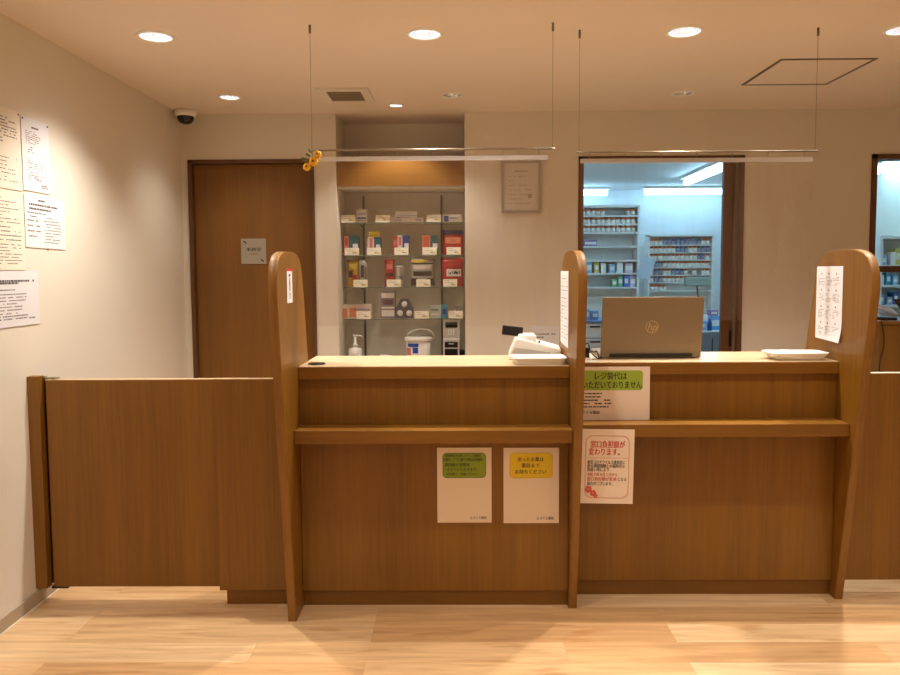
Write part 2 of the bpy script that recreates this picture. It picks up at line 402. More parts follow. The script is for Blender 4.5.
# left baseboard and caulk line
mb = MB(); mb.box(XL, XL+.008, YF, YB, .004, .062, .002); struct(mb.build('baseboard_left', M['base']))
mb = MB(); mb.box(XL, XL+.012, YF, YB, 0, .004); struct(mb.build('trim_4', M['caulk']))
mb = MB()
for a, c in ((XL, D0), (D1, W0), (W1, XR)): mb.box(a, c, YB-.008, YB, 0, .062, .002)
struct(mb.build('baseboard_back', M['base']))
# door 1 (closed flush door) and its frame
dr = MB(); dr.box(D0+.028, D1-.028, YB+.03, YB+.066, .005, DT-.028, .001); d1 = struct(dr.build('door_1', M['wood_door'], org=(D0+.028, YB+.03, 0)))
mb = MB(); mb.box(D0, D0+.026, YB-.012, T, 0, DT, .002); mb.box(D1-.026, D1, YB-.012, T, 0, DT, .002); mb.box(D0, D1, YB-.012, T, DT-.026, DT, .002)
struct(mb.build('trim_5', M['wood_dk']))
# doorway to the dispensary: casing and sliding door leaf
mb = MB(); mb.box(W0, W0+.034, YB-.012, T+.01, 0, WT, .002); mb.box(W1-.028, W1, YB-.012, T+.01, 0, WT, .002); mb.box(W0, W1, YB-.012, T+.01, WT-.022, WT, .002)
struct(mb.build('trim_6', M['wood_dk']))
mb = MB(); mb.box(W1-.118, W1-.046, YB+.05, YB+.085, .01, WT-.022, .002); sd = struct(mb.build('door_2', M['wood_dk'], org=(W1-.1, YB+.05, 0)))
mb = MB(); p = at(731, 338, YB+.05); mb.box(p.x-.016, p.x+.016, YB+.046, YB+.05, p.z-.055, p.z+.055, .001); mb.build('door_pull', M['black'], sd)
mb = MB(); mb.box(W1-.046, W1-.028, YB+.03, T, 0, WT-.022); struct(mb.build('trim_7', solid('taupe_jamb',(120,102,84))))
# window 2
p = at(885, 269, YB)
mb = MB(); mb.box(V0, V0+.036, YB-.012, T+.01, VB, WT, .002); mb.box(V1-.036, V1, YB-.012, T+.01, VB, WT, .002); mb.box(V0, V1, YB-.012, T+.01, WT-.03, WT, .002)
mb.box(V0, V1, YB-.012, T+.01, VB, VB+.02, .002); mb.box(V0+.036, V1-.036, YB+.02, T-.02, p.z-.021, p.z+.021, .002)
w2 = struct(mb.build('window_2', M['wood_dk']))
mb = MB(); mb.box(V0+.036, V1-.036, YB+.058, YB+.062, p.z+.021, WT-.03); mb.build('pane', M['pane'], w2)
# the dispensary room behind
mb = MB(); mb.box(.15, 6.0, 9.9, 10.0, 0, CZ); struct(mb.build('wall_dispensary_back', M['disp_wall']))
mb = MB(); mb.box(.15, .25, 5.46, 9.9, 0, CZ); struct(mb.build('wall_dispensary_left', M['disp_wall']))
mb = MB(); mb.box(6.0, 6.1, T, 10.0, 0, CZ); struct(mb.build('wall_dispensary_right', M['disp_wall']))
mb = MB(); mb.box(.15, 6.1, T, 10.0, CZ, CZ+.08); struct(mb.build('ceiling_dispensary', M['disp_wall']))
mb = MB(); mb.box(A1+.05, 6.0, T, T+.004, 2.22, CZ); mb.box(W1+.02, V0-.02, T, T+.004, 0, 2.22); struct(mb.build('wall_dispensary_front', M['disp_wall']))
mb = MB(); mb.box(XR+.1, 6.1, T, 10.0, -.1, -.0); struct(mb.build('floor_dispensary', M['floor']))

# ------------------------------------------------------------------ counters
TH = .034
base_prof = [(3.205,0),(3.19,0)]
def divider(x0, off, name, label, zt=0.0):
    front = [(3.19,0),(3.044,.912),(2.990,1.30)]
    ctl = [(3.044,.912),(2.990,1.27),(2.977,1.375),(2.987,1.450),(3.028,1.505),(3.107,1.529),(3.20,1.533),(3.29,1.531),(3.365,1.517),(3.417,1.475),(3.446,1.40),(3.487,1.23),(3.529,1.049)]
    arc = []
    for i in range(1, len(ctl)-2):
        P = [Vector(q) for q in ctl[i-1:i+3]]
        for k in range(5):
            s_ = k/5; q = .5*((2*P[1])+(-P[0]+P[2])*s_+(2*P[0]-5*P[1]+4*P[2]-P[3])*s_*s_+(-P[0]+3*P[1]-3*P[2]+P[3])*s_**3); arc.append((q.x, q.y))
    front = [(3.19,0),(3.044,.912)]; back = [(3.487,1.23),(3.529,1.049),(3.56,.9),(3.56,0)]
    prof = [(y+off, z+zt*(z/1.53)) for y, z in front+arc+back]
    t = thing('counter_divider', label, 'divider', (x0+TH/2, 3.25+off, 0), 'rounded oak dividers standing between the counters')
    m = MB(); m.prism_x(prof, x0, x0+TH); m.build('panel', M['wood'], t)
    # solid edge banding wrapped round the rim
    m = MB(); k = len(prof); e = .0012
    pr = prof[:-1]
    cy = 3.23+off
    rings = []
    for i, (y, z) in enumerate(pr):
        d_ = Vector(pr[min(i+1,len(pr)-1)])-Vector(pr[max(i-1,0)]); v = Vector((-d_.y, d_.x)).normalized()
        rings.append([m.b.verts.new((xx, y+v.x*dd, z+v.y*dd)) for xx, dd in ((x0-.0006, -.002), (x0+.0015, e), (x0+TH-.0015, e), (x0+TH+.0006, -.002))])
    for a, c in zip(rings, rings[1:]):
        for i in range(3): f = m.b.faces.new((a[i], a[i+1], c[i+1], c[i])); f.smooth = (i == 1)
    m.build('edge_banding', M['wood_y'], t)
    return t
dL = divider(-.713, -.205, 'L', 'oak divider with rounded top and a slim white label, beside the low left gate')
dM = divider(.470, -.088, 'M', 'oak divider with rounded top between the two counters, pale sheet on its side')
dR = divider(1.654, 0, 'R', 'oak divider with rounded top at the right end, chequered white sheet on it', 0)

def counter(x0, x1, off, label):
    t = thing('reception_counter', label, 'counter', ((x0+x1)/2, 3.3+off, 0), 'oak reception counters')
    yp = 3.222+off
    m = MB(); m.box(x0, x1, 3.21+off, 3.612+off, .999, 1.049, .0015); m.build('countertop_edge', M['wood_x'], t)
    m = MB(); m.box(x0, x1, 3.212+off, 3.612+off, 1.0492, 1.0522, .0006); m.build('countertop', M['wood_lit'], t)  # thin top skin with the overhead light painted into its colour
    m = MB(); m.box(x0, x1, yp+.006, 3.60+off, .800, .999); m.build('upper_panel', M['wood'], t)
    m = MB(); m.box(x0, x1, 3.106+off, yp+.03, .745, .799, .002); m.build('bag_shelf', M['wood_x'], t)
    m = MB(); m.box(x0, x1, yp, 3.60+off, .073, .745, .001); m.build('front_panel', M['wood'], t)
    m = MB(); m.box(x0, x1, yp+.022, 3.58+off, 0, .071); m.build('kick_plate', M['wood_x'], t)
    return t
cL = counter(-.6775, .4685, -.105, 'left oak counter with card reader and white tray, two posters on its front')
cR = counter(.5055, 1.6525, 0, 'right oak counter carrying the bronze laptop, two notices hung on its front')

# gates
GY = 3.165
t = thing('gate_post', 'narrow oak post fixed to the cream left wall beside the gate', 'post', (-1.80, GY, .1))
m = MB(); m.box(XL, XL+.052, 3.14, 3.18, .074, 1.010, .0015); m.build('post_board', M['wood'], t)
m = MB(); m.box(XL+.002, -1.770, 3.198, 3.212, .075, .985); m.build('stop_strip', M['wood_dk'], t)
t = thing('swing_gate', 'low wide oak swing gate raised off the floor at the left wall', 'gate', (-1.4, GY, .1))
m = MB(); m.box(-1.790, -1.050, GY, GY+.03, .072, .990, .001); m.build('gate_panel', M['wood'], t)
m = MB(); m.box(-1.790, -1.050, GY+.001, GY+.029, .990, .993); m.build('top_edge', M['wood_lit'], t)  # lit top of the gate, painted as a paler strip
m = MB(); m.box(-1.804, -1.738, GY+.006, GY+.024, .996, 1.002, .001); m.tube([(-1.797,GY+.015,.985),(-1.797,GY+.015,1.008)], .007); m.tube([(-1.765,GY+.015,.99),(-1.765,GY+.015,1.000)], .005); m.build('hinge', M['steel'], t)
m = MB(); m.box(-1.804, -1.73, GY+.004, GY+.026, .062, .072, .001); m.build('bottom_pivot', M['black'], t)
t = thing('fixed_panel', 'short fixed oak panel between the left gate and the left divider', 'panel', (-.88, 3.15, 0))
m = MB(); m.box(-1.044, -.714, 3.128, 3.158, .070, .996, .001); m.build('board', M['wood'], t)
m = MB(); m.box(-1.044, -.714, 3.129, 3.157, .996, .999); m.build('top_edge', M['wood_lit'], t)  # pale colour stands in for light on the panel's top
m = MB(); m.box(-1.020, -.714, 3.152, 3.19, 0, .070); m.build('kick_plate', M['wood_x'], t)
t = thing('swing_gate', 'low oak gate right of the right divider, cut by the photo edge', 'gate', (2.4, 3.25, .1))
m = MB(); m.box(1.70, 2.75, 3.235, 3.265, .068, .994, .001); m.build('gate_panel', M['wood'], t)
m = MB(); m.box(1.70, 2.75, 3.236, 3.264, .994, .997); m.build('top_edge', M['caulk'], t)  # lit top edge, its brightness painted with the caulk colour
t = thing('gate_post', 'oak end post closing the right hand gate', 'post', (2.78, 3.25, 0))
m = MB(); m.box(2.76, 2.80, 3.22, 3.28, 0, 1.01, .001); m.build('post_board', M['wood'], t)

# ------------------------------------------------------------------ ceiling fixtures
def downlight(x, y, r, watt, deg, blend, bulb, label, group, depth=.036, lamp=True):
    t = thing('recessed_downlight', label, 'ceiling light', (x, y, CZ), group)
    m = MB(); m.lathe([(r*.93, CZ-.001),(r*.96, CZ-.005),(r*1.08, CZ-.006),(r*1.17, CZ-.003),(r*1.18, CZ)], x, y, 32); m.build('trim_ring', M['white'], t)
    m = MB(); m.lathe([(r*.95, CZ-.001),(r*.9, CZ+.01),(r*.72, CZ+depth*.75),(r*.5, CZ+depth)], x, y, 32); m.build('reflector', M['refl'], t)
    m = MB(); m.lathe([(0, CZ+depth*.92),(r*.35, CZ+depth*.93),(r*.56, CZ+depth)], x, y, 24); m.build('lens', bulb, t)
    if lamp and watt: lamp_spot(t, x, y, -.012, watt, deg, blend, rad=.03)
    return t
nm = ['leftmost large round downlight in the ceiling above the left gate', 'large round downlight in the ceiling above the left counter', 'large round downlight in the ceiling above the right counter', 'large round downlight cut by the top right photo edge']
for i, (x, y) in enumerate(DOWN): downlight(x, y, .072, SPOT_W, 116, 1.0, M['bulb'], nm[i], 'large downlights over the counters')
downlight(-1.372, 4.54, .058, SPOT_SMALL, 108, 1.0, M['bulb'], 'small lit downlight in the ceiling in front of the oak door', 'small ceiling downlights')
downlight(DIM[0][0], DIM[0][1], .058, 5, 110, .5, M['bulb_dim'], 'small dim downlight in the ceiling just right of the display alcove front', 'small ceiling downlights')
downlight(DIM[1][0], DIM[1][1], .058, 5, 110, .5, M['bulb_dim'], 'small dim downlight in the ceiling in front of the blue lit doorway', 'small ceiling downlights')
downlight(-.388, 4.79, .040, SPOT_SMALL, 105, .5, M['bulb'], 'tiny bright downlight in the ceiling before the display alcove', 'small ceiling downlights', .02)
for i, (x, y) in enumerate(BACKL): downlight(x, y, .072, SPOT_BACK*(.45 if y > 2 else 1.0), 130, .9, M['bulb'], 'round downlight in the waiting area ceiling behind the camera', 'waiting area downlights')

t = thing('ceiling_vent', 'square white ceiling vent with grey grille near the display alcove', 'vent', (-.665, 4.505, CZ))
m = MB(); x0, x1, y0, y1 = -.815, -.512, 4.335, 4.675
for a in ((x0,x1,y0,y0+.05),(x0,x1,y1-.05,y1),(x0,x0+.05,y0+.05,y1-.05),(x1-.05,x1,y0+.05,y1-.05)): m.box(a[0],a[1],a[2],a[3],CZ-.012,CZ-.0005)
m.build('frame', M['white_m'], t)
m = MB()
for k in range(13): yy = y0+.055+k*.0185; m.box(x0+.05, x1-.05, yy, yy+.006, CZ-.011, CZ-.004)
m.build('grille', solid('taupe_grille',(150,134,112)), t)
m = MB(); m.box(x0+.05, x1-.05, y0+.05, y1-.05, CZ-.003, CZ-.0005); m.build('filter', mat('vent_filter', (120,110,95), .9, noise=.1), t)
t = thing('access_hatch', 'square ceiling access hatch outlined by a thin grey metal frame', 'hatch', (1.88, 4.095, CZ))
x0, x1, y0, y1 = 1.635, 2.125, 3.832, 4.355; m = MB(); g = .016
for a in ((x0,x1,y0,y0+g),(x0,x1,y1-g,y1),(x0,x0+g,y0+g,y1-g),(x1-g,x1,y0+g,y1-g)): m.box(a[0],a[1],a[2],a[3],CZ-.004,CZ-.0005)
m.build('frame', M['hatch'], t)
m = MB(); m.box(x0+g, x1-g, y0+g, y1-g, CZ-.002, CZ-.0005); m.build('hatch_panel', M['ceil'], t)
cx, cy = -1.775, 4.90
t = thing('security_camera', 'white dome security camera with black lens in the ceiling corner', 'camera', (cx, cy, CZ))
m = MB(); m.lathe([(0,CZ),(.072,CZ),(.072,CZ-.02),(.066,CZ-.036),(.05,CZ-.042)], cx, cy, 28); m.build('housing', M['white'], t)
m = MB(); m.lathe([(.054,CZ-.040),(.052,CZ-.058),(.042,CZ-.076),(.024,CZ-.088),(0,CZ-.092)], cx, cy, 28); m.build('dome', M['screen'], t)

# ------------------------------------------------------------------ hanging vinyl screens
def screen(ax0, ax1, Y, fx0, fx1, rz, band, bot, label):
    t = thing('hanging_vinyl_screen', label, 'screen', ((ax0+ax1)/2, Y, rz), 'clear vinyl screens hung above the counters')
    m = MB(); m.tube([(ax0-.012,Y,rz),(ax1+.012,Y,rz)], .0042, 10); m.build('rod', M['steel'], t)
    for x in (ax0, ax1):
        m = MB(); m.tube([(x,Y,rz),(x,Y,CZ-.02)], .0008, 6); c = m.build('cable', M['wire'], t)
        m = MB(); m.tube([(x,Y,CZ-.035),(x,Y,CZ)], .0052, 10); m.build('ceiling_anchor', M['wire'], t)
    m = MB(); n = 26
    def yy(k, z): return Y + .004*math.sin(k*.9)*(rz-z)/.7
    for k in range(n):
        xa = fx0+(fx1-fx0)*k/n; xb = fx0+(fx1-fx0)*(k+1)/n
        m.poly([(xa,yy(k,band[0]),band[0]),(xb,yy(k+1,band[0]),band[0]),(xb,yy(k+1,bot),bot),(xa,yy(k,bot),bot)])
    f = m.build('vinyl_sheet', M['film'], t)
    for q in f.data.polygons: q.use_smooth = True
    m = MB(); m.box(fx0, fx1, Y-.0015, Y+.0015, band[0], band[1]); m.build('hem', M['film_band'], t)
    for k in range(7):
        x = fx0+.04+(fx1-fx0-.08)*k/6
        m = MB(); m.tube([(x,Y-.006,rz),(x,Y,rz+.006),(x,Y+.006,rz),(x,Y,rz-.006),(x,Y,band[1]-.006)], .0011, 6); m.build('hook', M['steel'], t)
    return t
Y1, Y2 = 3.255, 3.355
p0, p1 = at(312,150.5,Y1), at(552.5,148.5,Y1)
screen(p0.x, p1.x, Y1, p0.x+.01, sx(548,158,Y1), (p0.z+p1.z)/2, (sz(160.5,440,Y1), sz(156,440,Y1)), sz(325,500,Y1), 'clear vinyl screen hung on a steel rod above the left counter')
p0, p1 = at(579,152.3,Y2), at(815,151.2,Y2)
screen(p0.x, p1.x, Y2, sx(580.5,157,Y2), sx(813,157,Y2), (p0.z+p1.z)/2, (sz(162.5,700,Y2), sz(158,700,Y2)), sz(320,740,Y2), 'clear vinyl screen hung on a steel rod above the right counter')
# flowers
c0 = at(313, 160, Y1-.012)
t = thing('flower_bunch', 'small bunch of yellow artificial flowers tied to the left hanging rod', 'flowers', tuple(c0))
yel = solid('yellow_petal', (244,186,30), .6); ctr = solid('brown_flower_centre', (120,66,20), .8); grn = solid('green_leaf', (92,98,44), .7)
for (px, py, r) in ((317.5,154.5,.017),(313.5,161.5,.020),(307,167,.017)):
    c = at(px, py, Y1-.025); m = MB()
    for k in range(7):
        a = 2*PI*k/7; m.ball((c.x+math.cos(a)*r*.55, c.y+.004*math.sin(3*a), c.z+math.sin(a)*r*.55), r*.5, 10, 0, (1,.45,1))
    fo = m.build('flower', yel, t)
    m = MB(); m.ball((c.x-.002, c.y-.008, c.z+.002), r*.26, 10); m.build('flower_centre', ctr, fo)
for (px, py, a) in ((308,155,.5),(306,161,.2),(310,151,.9),(312,168,-1.2),(303.5,158.5,.1)):
    c = at(px, py, Y1-.02); m = MB(); m.ball(tuple(c), .013, 10, 0, (1,.15,.38), Matrix.Rotation(a, 4, 'Y')); m.build('leaf', grn, t)
m = MB(); m.tube([tuple(at(310,166,Y1-.02)), tuple(at(312,157,Y1-.015)), (p0.x*0+sx(312.5,151,Y1), Y1, sz(151,312,Y1))], .0015, 6); m.build('stem', grn, t)

# ------------------------------------------------------------------ papers on the left wall
def wall_paper(y0, y1, z0, z1, tilt, label, seed, blocks, m_=None, pin=None, lift=.0015):
    cyy, czz = (y0+y1)/2, (z0+z1)/2; w_, h_ = abs(y1-y0), abs(z1-z0)
    t = thing('wall_notice', label, 'notice', (XL+lift, cyy, czz), 'notices pinned to the left wall')
    fr = frame((XL+lift, cyy, czz), (0,math.cos(tilt),math.sin(tilt)), (0,-math.sin(tilt),math.cos(tilt)))
    m = MB(); slab(m, fr, [(-w_/2,-h_/2),(w_/2,-h_/2),(w_/2,h_/2),(-w_/2,h_/2)], 0, .0015); m.build('sheet', m_ or M['paper'], t)
    for i, (a, b_, c, d, n, th, de) in enumerate(blocks):
        m = MB(); lines_block(m, fr, -w_/2+a*w_, -w_/2+b_*w_, h_/2-c*h_, h_/2-d*h_, n, th*.75, de, 0, seed*10+i, .0019)
        m.build('printed_lines', M['ink_g'] if n > 2 else M['ink_gd'], t)
    if pin:
        for (u, v) in pin:
            q = fr @ Vector((u*w_/2, v*h_/2, .003)); m = MB(); m.ball(tuple(q), .004, 8); m.build('pin', M['wire'], t)
wall_paper(2.86, 3.167, 1.803, 2.133, .0, 'cream printed notice at the top left of the wall, beside a white one', 1, [(.3,.92,.12,.42,9,.006,.85),(.1,.92,.52,.9,9,.005,.8)], M['paper_y'], [(.94,.94)])
wall_paper(3.176, 3.390, 1.811, 2.125, .0, 'white printed notice highest on the wall, nearest the corner', 2, [(.36,.64,.12,.13,1,.010,1),(.14,.75,.18,.34,7,.004,.7),(.2,.42,.4,.5,4,.006,.5),(.18,.38,.55,.74,7,.005,.7),(.42,.58,.55,.74,7,.005,.7),(.64,.8,.55,.74,7,.005,.7),(.2,.86,.78,.84,4,.005,.8),(.62,.9,.9,.93,2,.007,.9)], None, [(.9,.93),(-.9,.94)])
wall_paper(2.86, 3.168, 1.468, 1.796, .0, 'cream printed notice in the middle of the wall group at photo edge', 3, [(.08,.92,.1,.4,8,.005,.8),(.08,.92,.46,.62,4,.006,.9),(.08,.92,.68,.92,7,.005,.8)], M['paper_y'])
wall_paper(3.176, 3.497, 1.565, 1.792, -.01, 'white landscape notice with two text columns, below the highest sheet', 4, [(.3,.68,.08,.1,1,.010,1),(.05,.9,.17,.25,2,.011,.9),(.05,.5,.33,.4,2,.006,.9),(.05,.36,.48,.78,4,.008,.8),(.46,.9,.4,.88,9,.006,.85)], None, [(.05,-1.04)])
wall_paper(2.93, 3.258, 1.232, 1.464, .0, 'white landscape notice lowest of the sheets on the wall', 5, [(.1,.98,.18,.22,2,.011,.95),(.1,.95,.34,.35,1,.006,.8),(.1,.7,.42,.7,6,.006,.8),(.1,.72,.76,.86,3,.007,.85),(.75,.95,.87,.88,1,.007,1)])

# ------------------------------------------------------------------ sheets on the dividers
def side_sheet(xf, sgn, y0, y1, z0, z1, label, kind, name='divider_notice'):
    t = thing(name, label, 'notice', (xf, (y0+y1)/2, (z0+z1)/2))
    w_, h_ = y1-y0, z1-z0
    # u runs to the reader's right on that face
    u = (0, -sgn, 0) if sgn < 0 else (0, 1, 0)
    u = (0,-1,0) if sgn < 0 else (0,1,0)
    fr = frame((xf+sgn*.0012, (y0+y1)/2, (z0+z1)/2), u, (0,0,1))
    return t, fr, w_, h_
t, fr, w_, h_ = side_sheet(1.654, -1, 3.197, 3.429, 1.138, 1.464, 'white sheet of small ranked entries on the right divider face', 'grid')
m = MB(); n = 12
for k in range(n):   # the sheet, its lower right corner lifting off slightly
    z0 = -h_/2+h_*k/n; z1 = -h_/2+h_*(k+1)/n
    l0 = .012*max(0, 1-k/3)**2; l1 = .012*max(0, 1-(k+1)/3)**2
    m.poly([fr @ Vector(q) for q in ((-w_/2,z0,.0005),(w_/2,z0-.006*(k==0),l0+.0005),(w_/2,z1,l1+.0005),(-w_/2,z1,.0005))])
m.build('sheet', M['paper'], t)
m = MB()
for i in range(3):
    for j in range(4):
        u = -w_/2+w_*(.22+i*.28); v = h_/2-h_*(.1+j*.225)
        flat(m, fr, [(u-.004,v-.004),(u+.004,v-.004),(u+.004,v+.004),(u-.004,v+.004)], .003)
        lines_block(m, fr, u-.028, u+.03, v-.016, v-.05, 6, .0018, .8, 1, i*10+j, .003)
m.build('print', [M['ink_g'], M['ink_g']], t)
t, fr, w_, h_ = side_sheet(.470, -1, 3.140, 3.372, 1.126, 1.450, 'white sheet taped to the left face of the middle divider', 'plain')
m = MB(); slab(m, fr, [(-w_/2,-h_/2+.004),(-w_/2+.06,-h_/2),(w_/2,-h_/2-.004),(w_/2,h_/2),(-w_/2,h_/2)], 0, .001); m.build('sheet', M['paper'], t)
m = MB(); lines_block(m, fr, -w_*.42, w_*.42, h_*.4, -h_*.4, 16, .003, .7, 0, 77, .0015); m.build('print', M['ink_g'], t)
t, fr, w_, h_ = side_sheet(-.679, 1, 2.953, 3.000, 1.328, 1.468, 'slim white vertical label with red top on the left divider', 'label', 'divider_label')
w_ = .094
m = MB(); slab(m, fr, [(-w_/2,-h_/2),(w_/2,-h_/2),(w_/2,h_/2),(-w_/2,h_/2)], 0, .0008); m.build('label_sheet', M['paper'], t)
m = MB(); flat(m, fr, [(-w_/2,h_/2-.012),(w_/2,h_/2-.012),(w_/2,h_/2),(-w_/2,h_/2)], .0012); m.build('red_band', M['ink_r'], t)
m = MB(); flat(m, fr, [(-.014,.036),(.014,.038),(.014,.046),(-.014,.046)], .0012)
for k in range(5): text_into(m, fr, 'お呼出し口'[k], 0, .022-k*.0165, .024, bold=.02, n=.0012)
m.build('lettering', M['ink'], t)

# ------------------------------------------------------------------ posters on the counter fronts
def poster(px0, px1, py0, py1, Y, label, group=None, tilt=0, name='poster', th=.0012):
    a = at(px0, py1, Y); c = at(px1, py0, Y); w_, h_ = c.x-a.x, c.z-a.z
    ctr = ((a.x+c.x)/2, Y-.001, (a.z+c.z)/2)
    t = thing(name, label, 'poster', ctr, group)
    fr = frame(ctr, (math.cos(tilt),0,math.sin(tilt)), (-math.sin(tilt),0,math.cos(tilt)))
    m = MB(); slab(m, fr, [(-w_/2,-h_/2),(w_/2,-h_/2),(w_/2,h_/2),(-w_/2,h_/2)], -.0002, th); m.build('sheet', M['paper_p'], t)
    return t, fr, w_, h_
YP = 3.116
t, fr, w_, h_ = poster(437.5, 491.5, 447.5, 522.5, YP, 'poster with a green text box at its top, left of the yellow one')
def boxed(t, fr, w_, h_, u, v, bw, bh, r, fill, line):
    f2 = fr @ Matrix.Translation((u, v, 0))
    m = MB(); flat(m, f2, rrect(bw, bh, r), .0016); m.build('text_box', fill, t)
    m = MB(); ringflat(m, f2, bw, bh, r, .0035, .0019); m.build('box_outline', line, t)
boxed(t, fr, w_, h_, 0, h_*.265, w_*.80, h_*.335, .018, M['green'], M['olive'])
m = MB()
for s, v, sz_, ww in (('保険調剤のお薬について ご相談は', .393, .0125, .66), ('お薬のことでお困りの時はお気軽に', .338, .017, .74), ('薬剤師が説明を', .270, .017, .46), ('させていただきます。', .208, .017, .56), ('お気軽に ご相談ください。', .148, .0125, .58)):
    text_into(m, fr, s, -.005 if v != .27 else -.03, h_*v, sz_, bold=.018, n=.0021, wmax=w_*ww)
m.build('lettering', M['ink'], t)
m = MB(); text_into(m, fr, 'さくら薬局', w_*.28, -h_*.437, .014, bold=.02, n=.0021, wmax=w_*.24)
ringflat(m, fr @ Matrix.Translation((w_*.12, -h_*.437, 0)), .010, .010, .0048, .0016, .0021); m.build('pharmacy_name', M['ink'], t)
t, fr, w_, h_ = poster(503.5, 559, 447.5, 523, YP, 'poster with a yellow text box at its top, beside the middle divider')
boxed(t, fr, w_, h_, 0, h_*.265, w_*.78, h_*.335, .018, M['yellow'], M['yellow_o'])
m = MB()
for s, v, ww in (('余ったお薬は', .343, .47), ('薬局まで', .262, .32), ('お持ちください', .178, .56)): text_into(m, fr, s, -.003, h_*v, .021, bold=.02, n=.0021, wmax=w_*ww)
m.build('lettering', M['ink'], t)
m = MB(); text_into(m, fr, 'さくら薬局', w_*.28, -h_*.437, .014, bold=.02, n=.0021, wmax=w_*.24)
ringflat(m, fr @ Matrix.Translation((w_*.12, -h_*.437, 0)), .010, .010, .0048, .0016, .0021); m.build('pharmacy_name', M['ink'], t)

t, fr, w_, h_ = poster(578.5, 650, 366.5, 420, 3.206, 'landscape notice with a green heading band, below the bronze laptop')
m = MB(); flat(m, fr @ Matrix.Translation((-w_*.035, h_*.245, 0)), rrect(w_*.87, h_*.37, .014), .0016); m.build('heading_band', M['green_l'], t)
m = MB(); text_into(m, fr, 'レジ袋代は', -w_*.06, h_*.315, .036, bold=.02, n=.0021, wmax=w_*.45)
text_into(m, fr, 'いただいておりません', -w_*.035, h_*.15, .036, bold=.02, n=.0021, wmax=w_*.83); m.build('heading', M['ink'], t)
m = MB(); lines_block(m, fr, -w_*.44, -w_*.03, -h_*.0, -h_*.25, 5, .0055, .85, 0, 31, .0021); m.build('small_print', M['ink_gd'], t)
m = MB(); text_into(m, fr, 'さくら薬局', -w_*.33, -h_*.36, .015, bold=.02, n=.0021, wmax=w_*.24)
m.build('pharmacy_name', M['ink'], t)
t, fr, w_, h_ = poster(580, 634, 429, 503.5, 3.1035, 'pink lettered notice hung from the shelf of the right counter', tilt=-.018)
m = MB(); ringflat(m, fr @ Matrix.Translation((0, -.002, 0)), w_*.82, h_*.84, .03, .0022, .0016); m.build('outline', M['ink_s'], t)
m = MB()
text_into(m, fr, '窓口負担額が', w_*.0, h_*.29, .033, bold=.03, n=.0021, wmax=w_*.64)
text_into(m, fr, '変わります。', -w_*.03, h_*.19, .033, bold=.03, n=.0021, wmax=w_*.58); m.build('heading', M['ink_s'], t)
m = MB()
for k in range(34):
    u = -w_*.36+w_*.74*k/33; flat(m, fr, [(u,h_*.112),(u+.003,h_*.112),(u+.003,h_*.118),(u,h_*.118)], .0021)
m.build('dotted_rule', M['ink_s'], t)
m = MB()
for s, v, ww in (('新型コロナウイルス感染症に', .055, .70), ('係る調剤報酬上の臨時的な', .005, .70), ('取扱い等により', -.045, .40), ('場合がございます。', -.235, .48)):
    text_into(m, fr, s, -w_*.37, h_*v, .0175, 'LEFT', bold=.012, n=.0021, wmax=w_*ww)
text_into(m, fr, 'になる', w_*.2, -h_*.172, .0175, 'LEFT', bold=.012, n=.0021, wmax=w_*.16)
m.build('body_text', M['ink'], t)
m = MB(); text_into(m, fr, '令和３年４月１日から', -w_*.37, -h_*.112, .0175, 'LEFT', bold=.012, n=.0021, wmax=w_*.56)
text_into(m, fr, '窓口負担額が変更', -w_*.37, -h_*.172, .0175, 'LEFT', bold=.012, n=.0021, wmax=w_*.55); m.build('red_text', M['ink_r'], t)
m = MB()
for (u, v, r) in ((-.34,-.31,.017),(-.25,-.36,.015),(-.20,-.40,.010)):
    c = (w_*u, h_*v)
    for k in range(5):
        a = 2*PI*k/5+u*5; pts = [(c[0]+math.cos(a)*r*.55+math.cos(b_)*r*.42, c[1]+math.sin(a)*r*.55+math.sin(b_)*r*.42) for b_ in [2*PI*j/8 for j in range(8)]]
        flat(m, fr, pts, .0021+.0001*k)
m.build('blossom_print', M['ink_s'], t)

# ------------------------------------------------------------------ things on the counters
def tray(x0, x1, y0, y1, z, h, label, nm, sc=.86):
    cx, cy = (x0+x1)/2, (y0+y1)/2; w_, d_ = x1-x0, y1-y0
    t = thing(nm, label, 'tray', (cx, cy, z), 'white coin trays on the counters')
    m = MB(); sec = [(sc,0,.02),(sc,.001,.02),(.96,h*.75,.03),(1,h*.86,.03),(1,h,.03),(.965,h,.028),(.93,h*.7,.026),(sc-.04,.004,.02)]
    rings = []
    for s, z_, r in sec:
        rings.append([m.b.verts.new((cx+x, cy+y, z+z_)) for x, y in rrect(w_*s, d_*s, min(r, d_*s*.45))])
    m.b.faces.new(rings[0][::-1]); m.b.faces.new(rings[-1])
    for a, c in zip(rings, rings[1:]):
        k = len(a)
        for i in range(k): f = m.b.faces.new((a[i], a[(i+1)%k], c[(i+1)%k], c[i])); f.smooth = True
    m.build('dish', M['white'], t)
    return t
ZL, ZR = 1.0524, 1.0524
tray(.228, .464, 3.115, 3.275, ZL, .030, 'white coin tray at the front edge of the left counter', 'coin_tray')
tray(1.372, 1.628, 3.225, 3.37, ZR, .034, 'white coin tray on the right counter beside the right divider', 'coin_tray', .74)
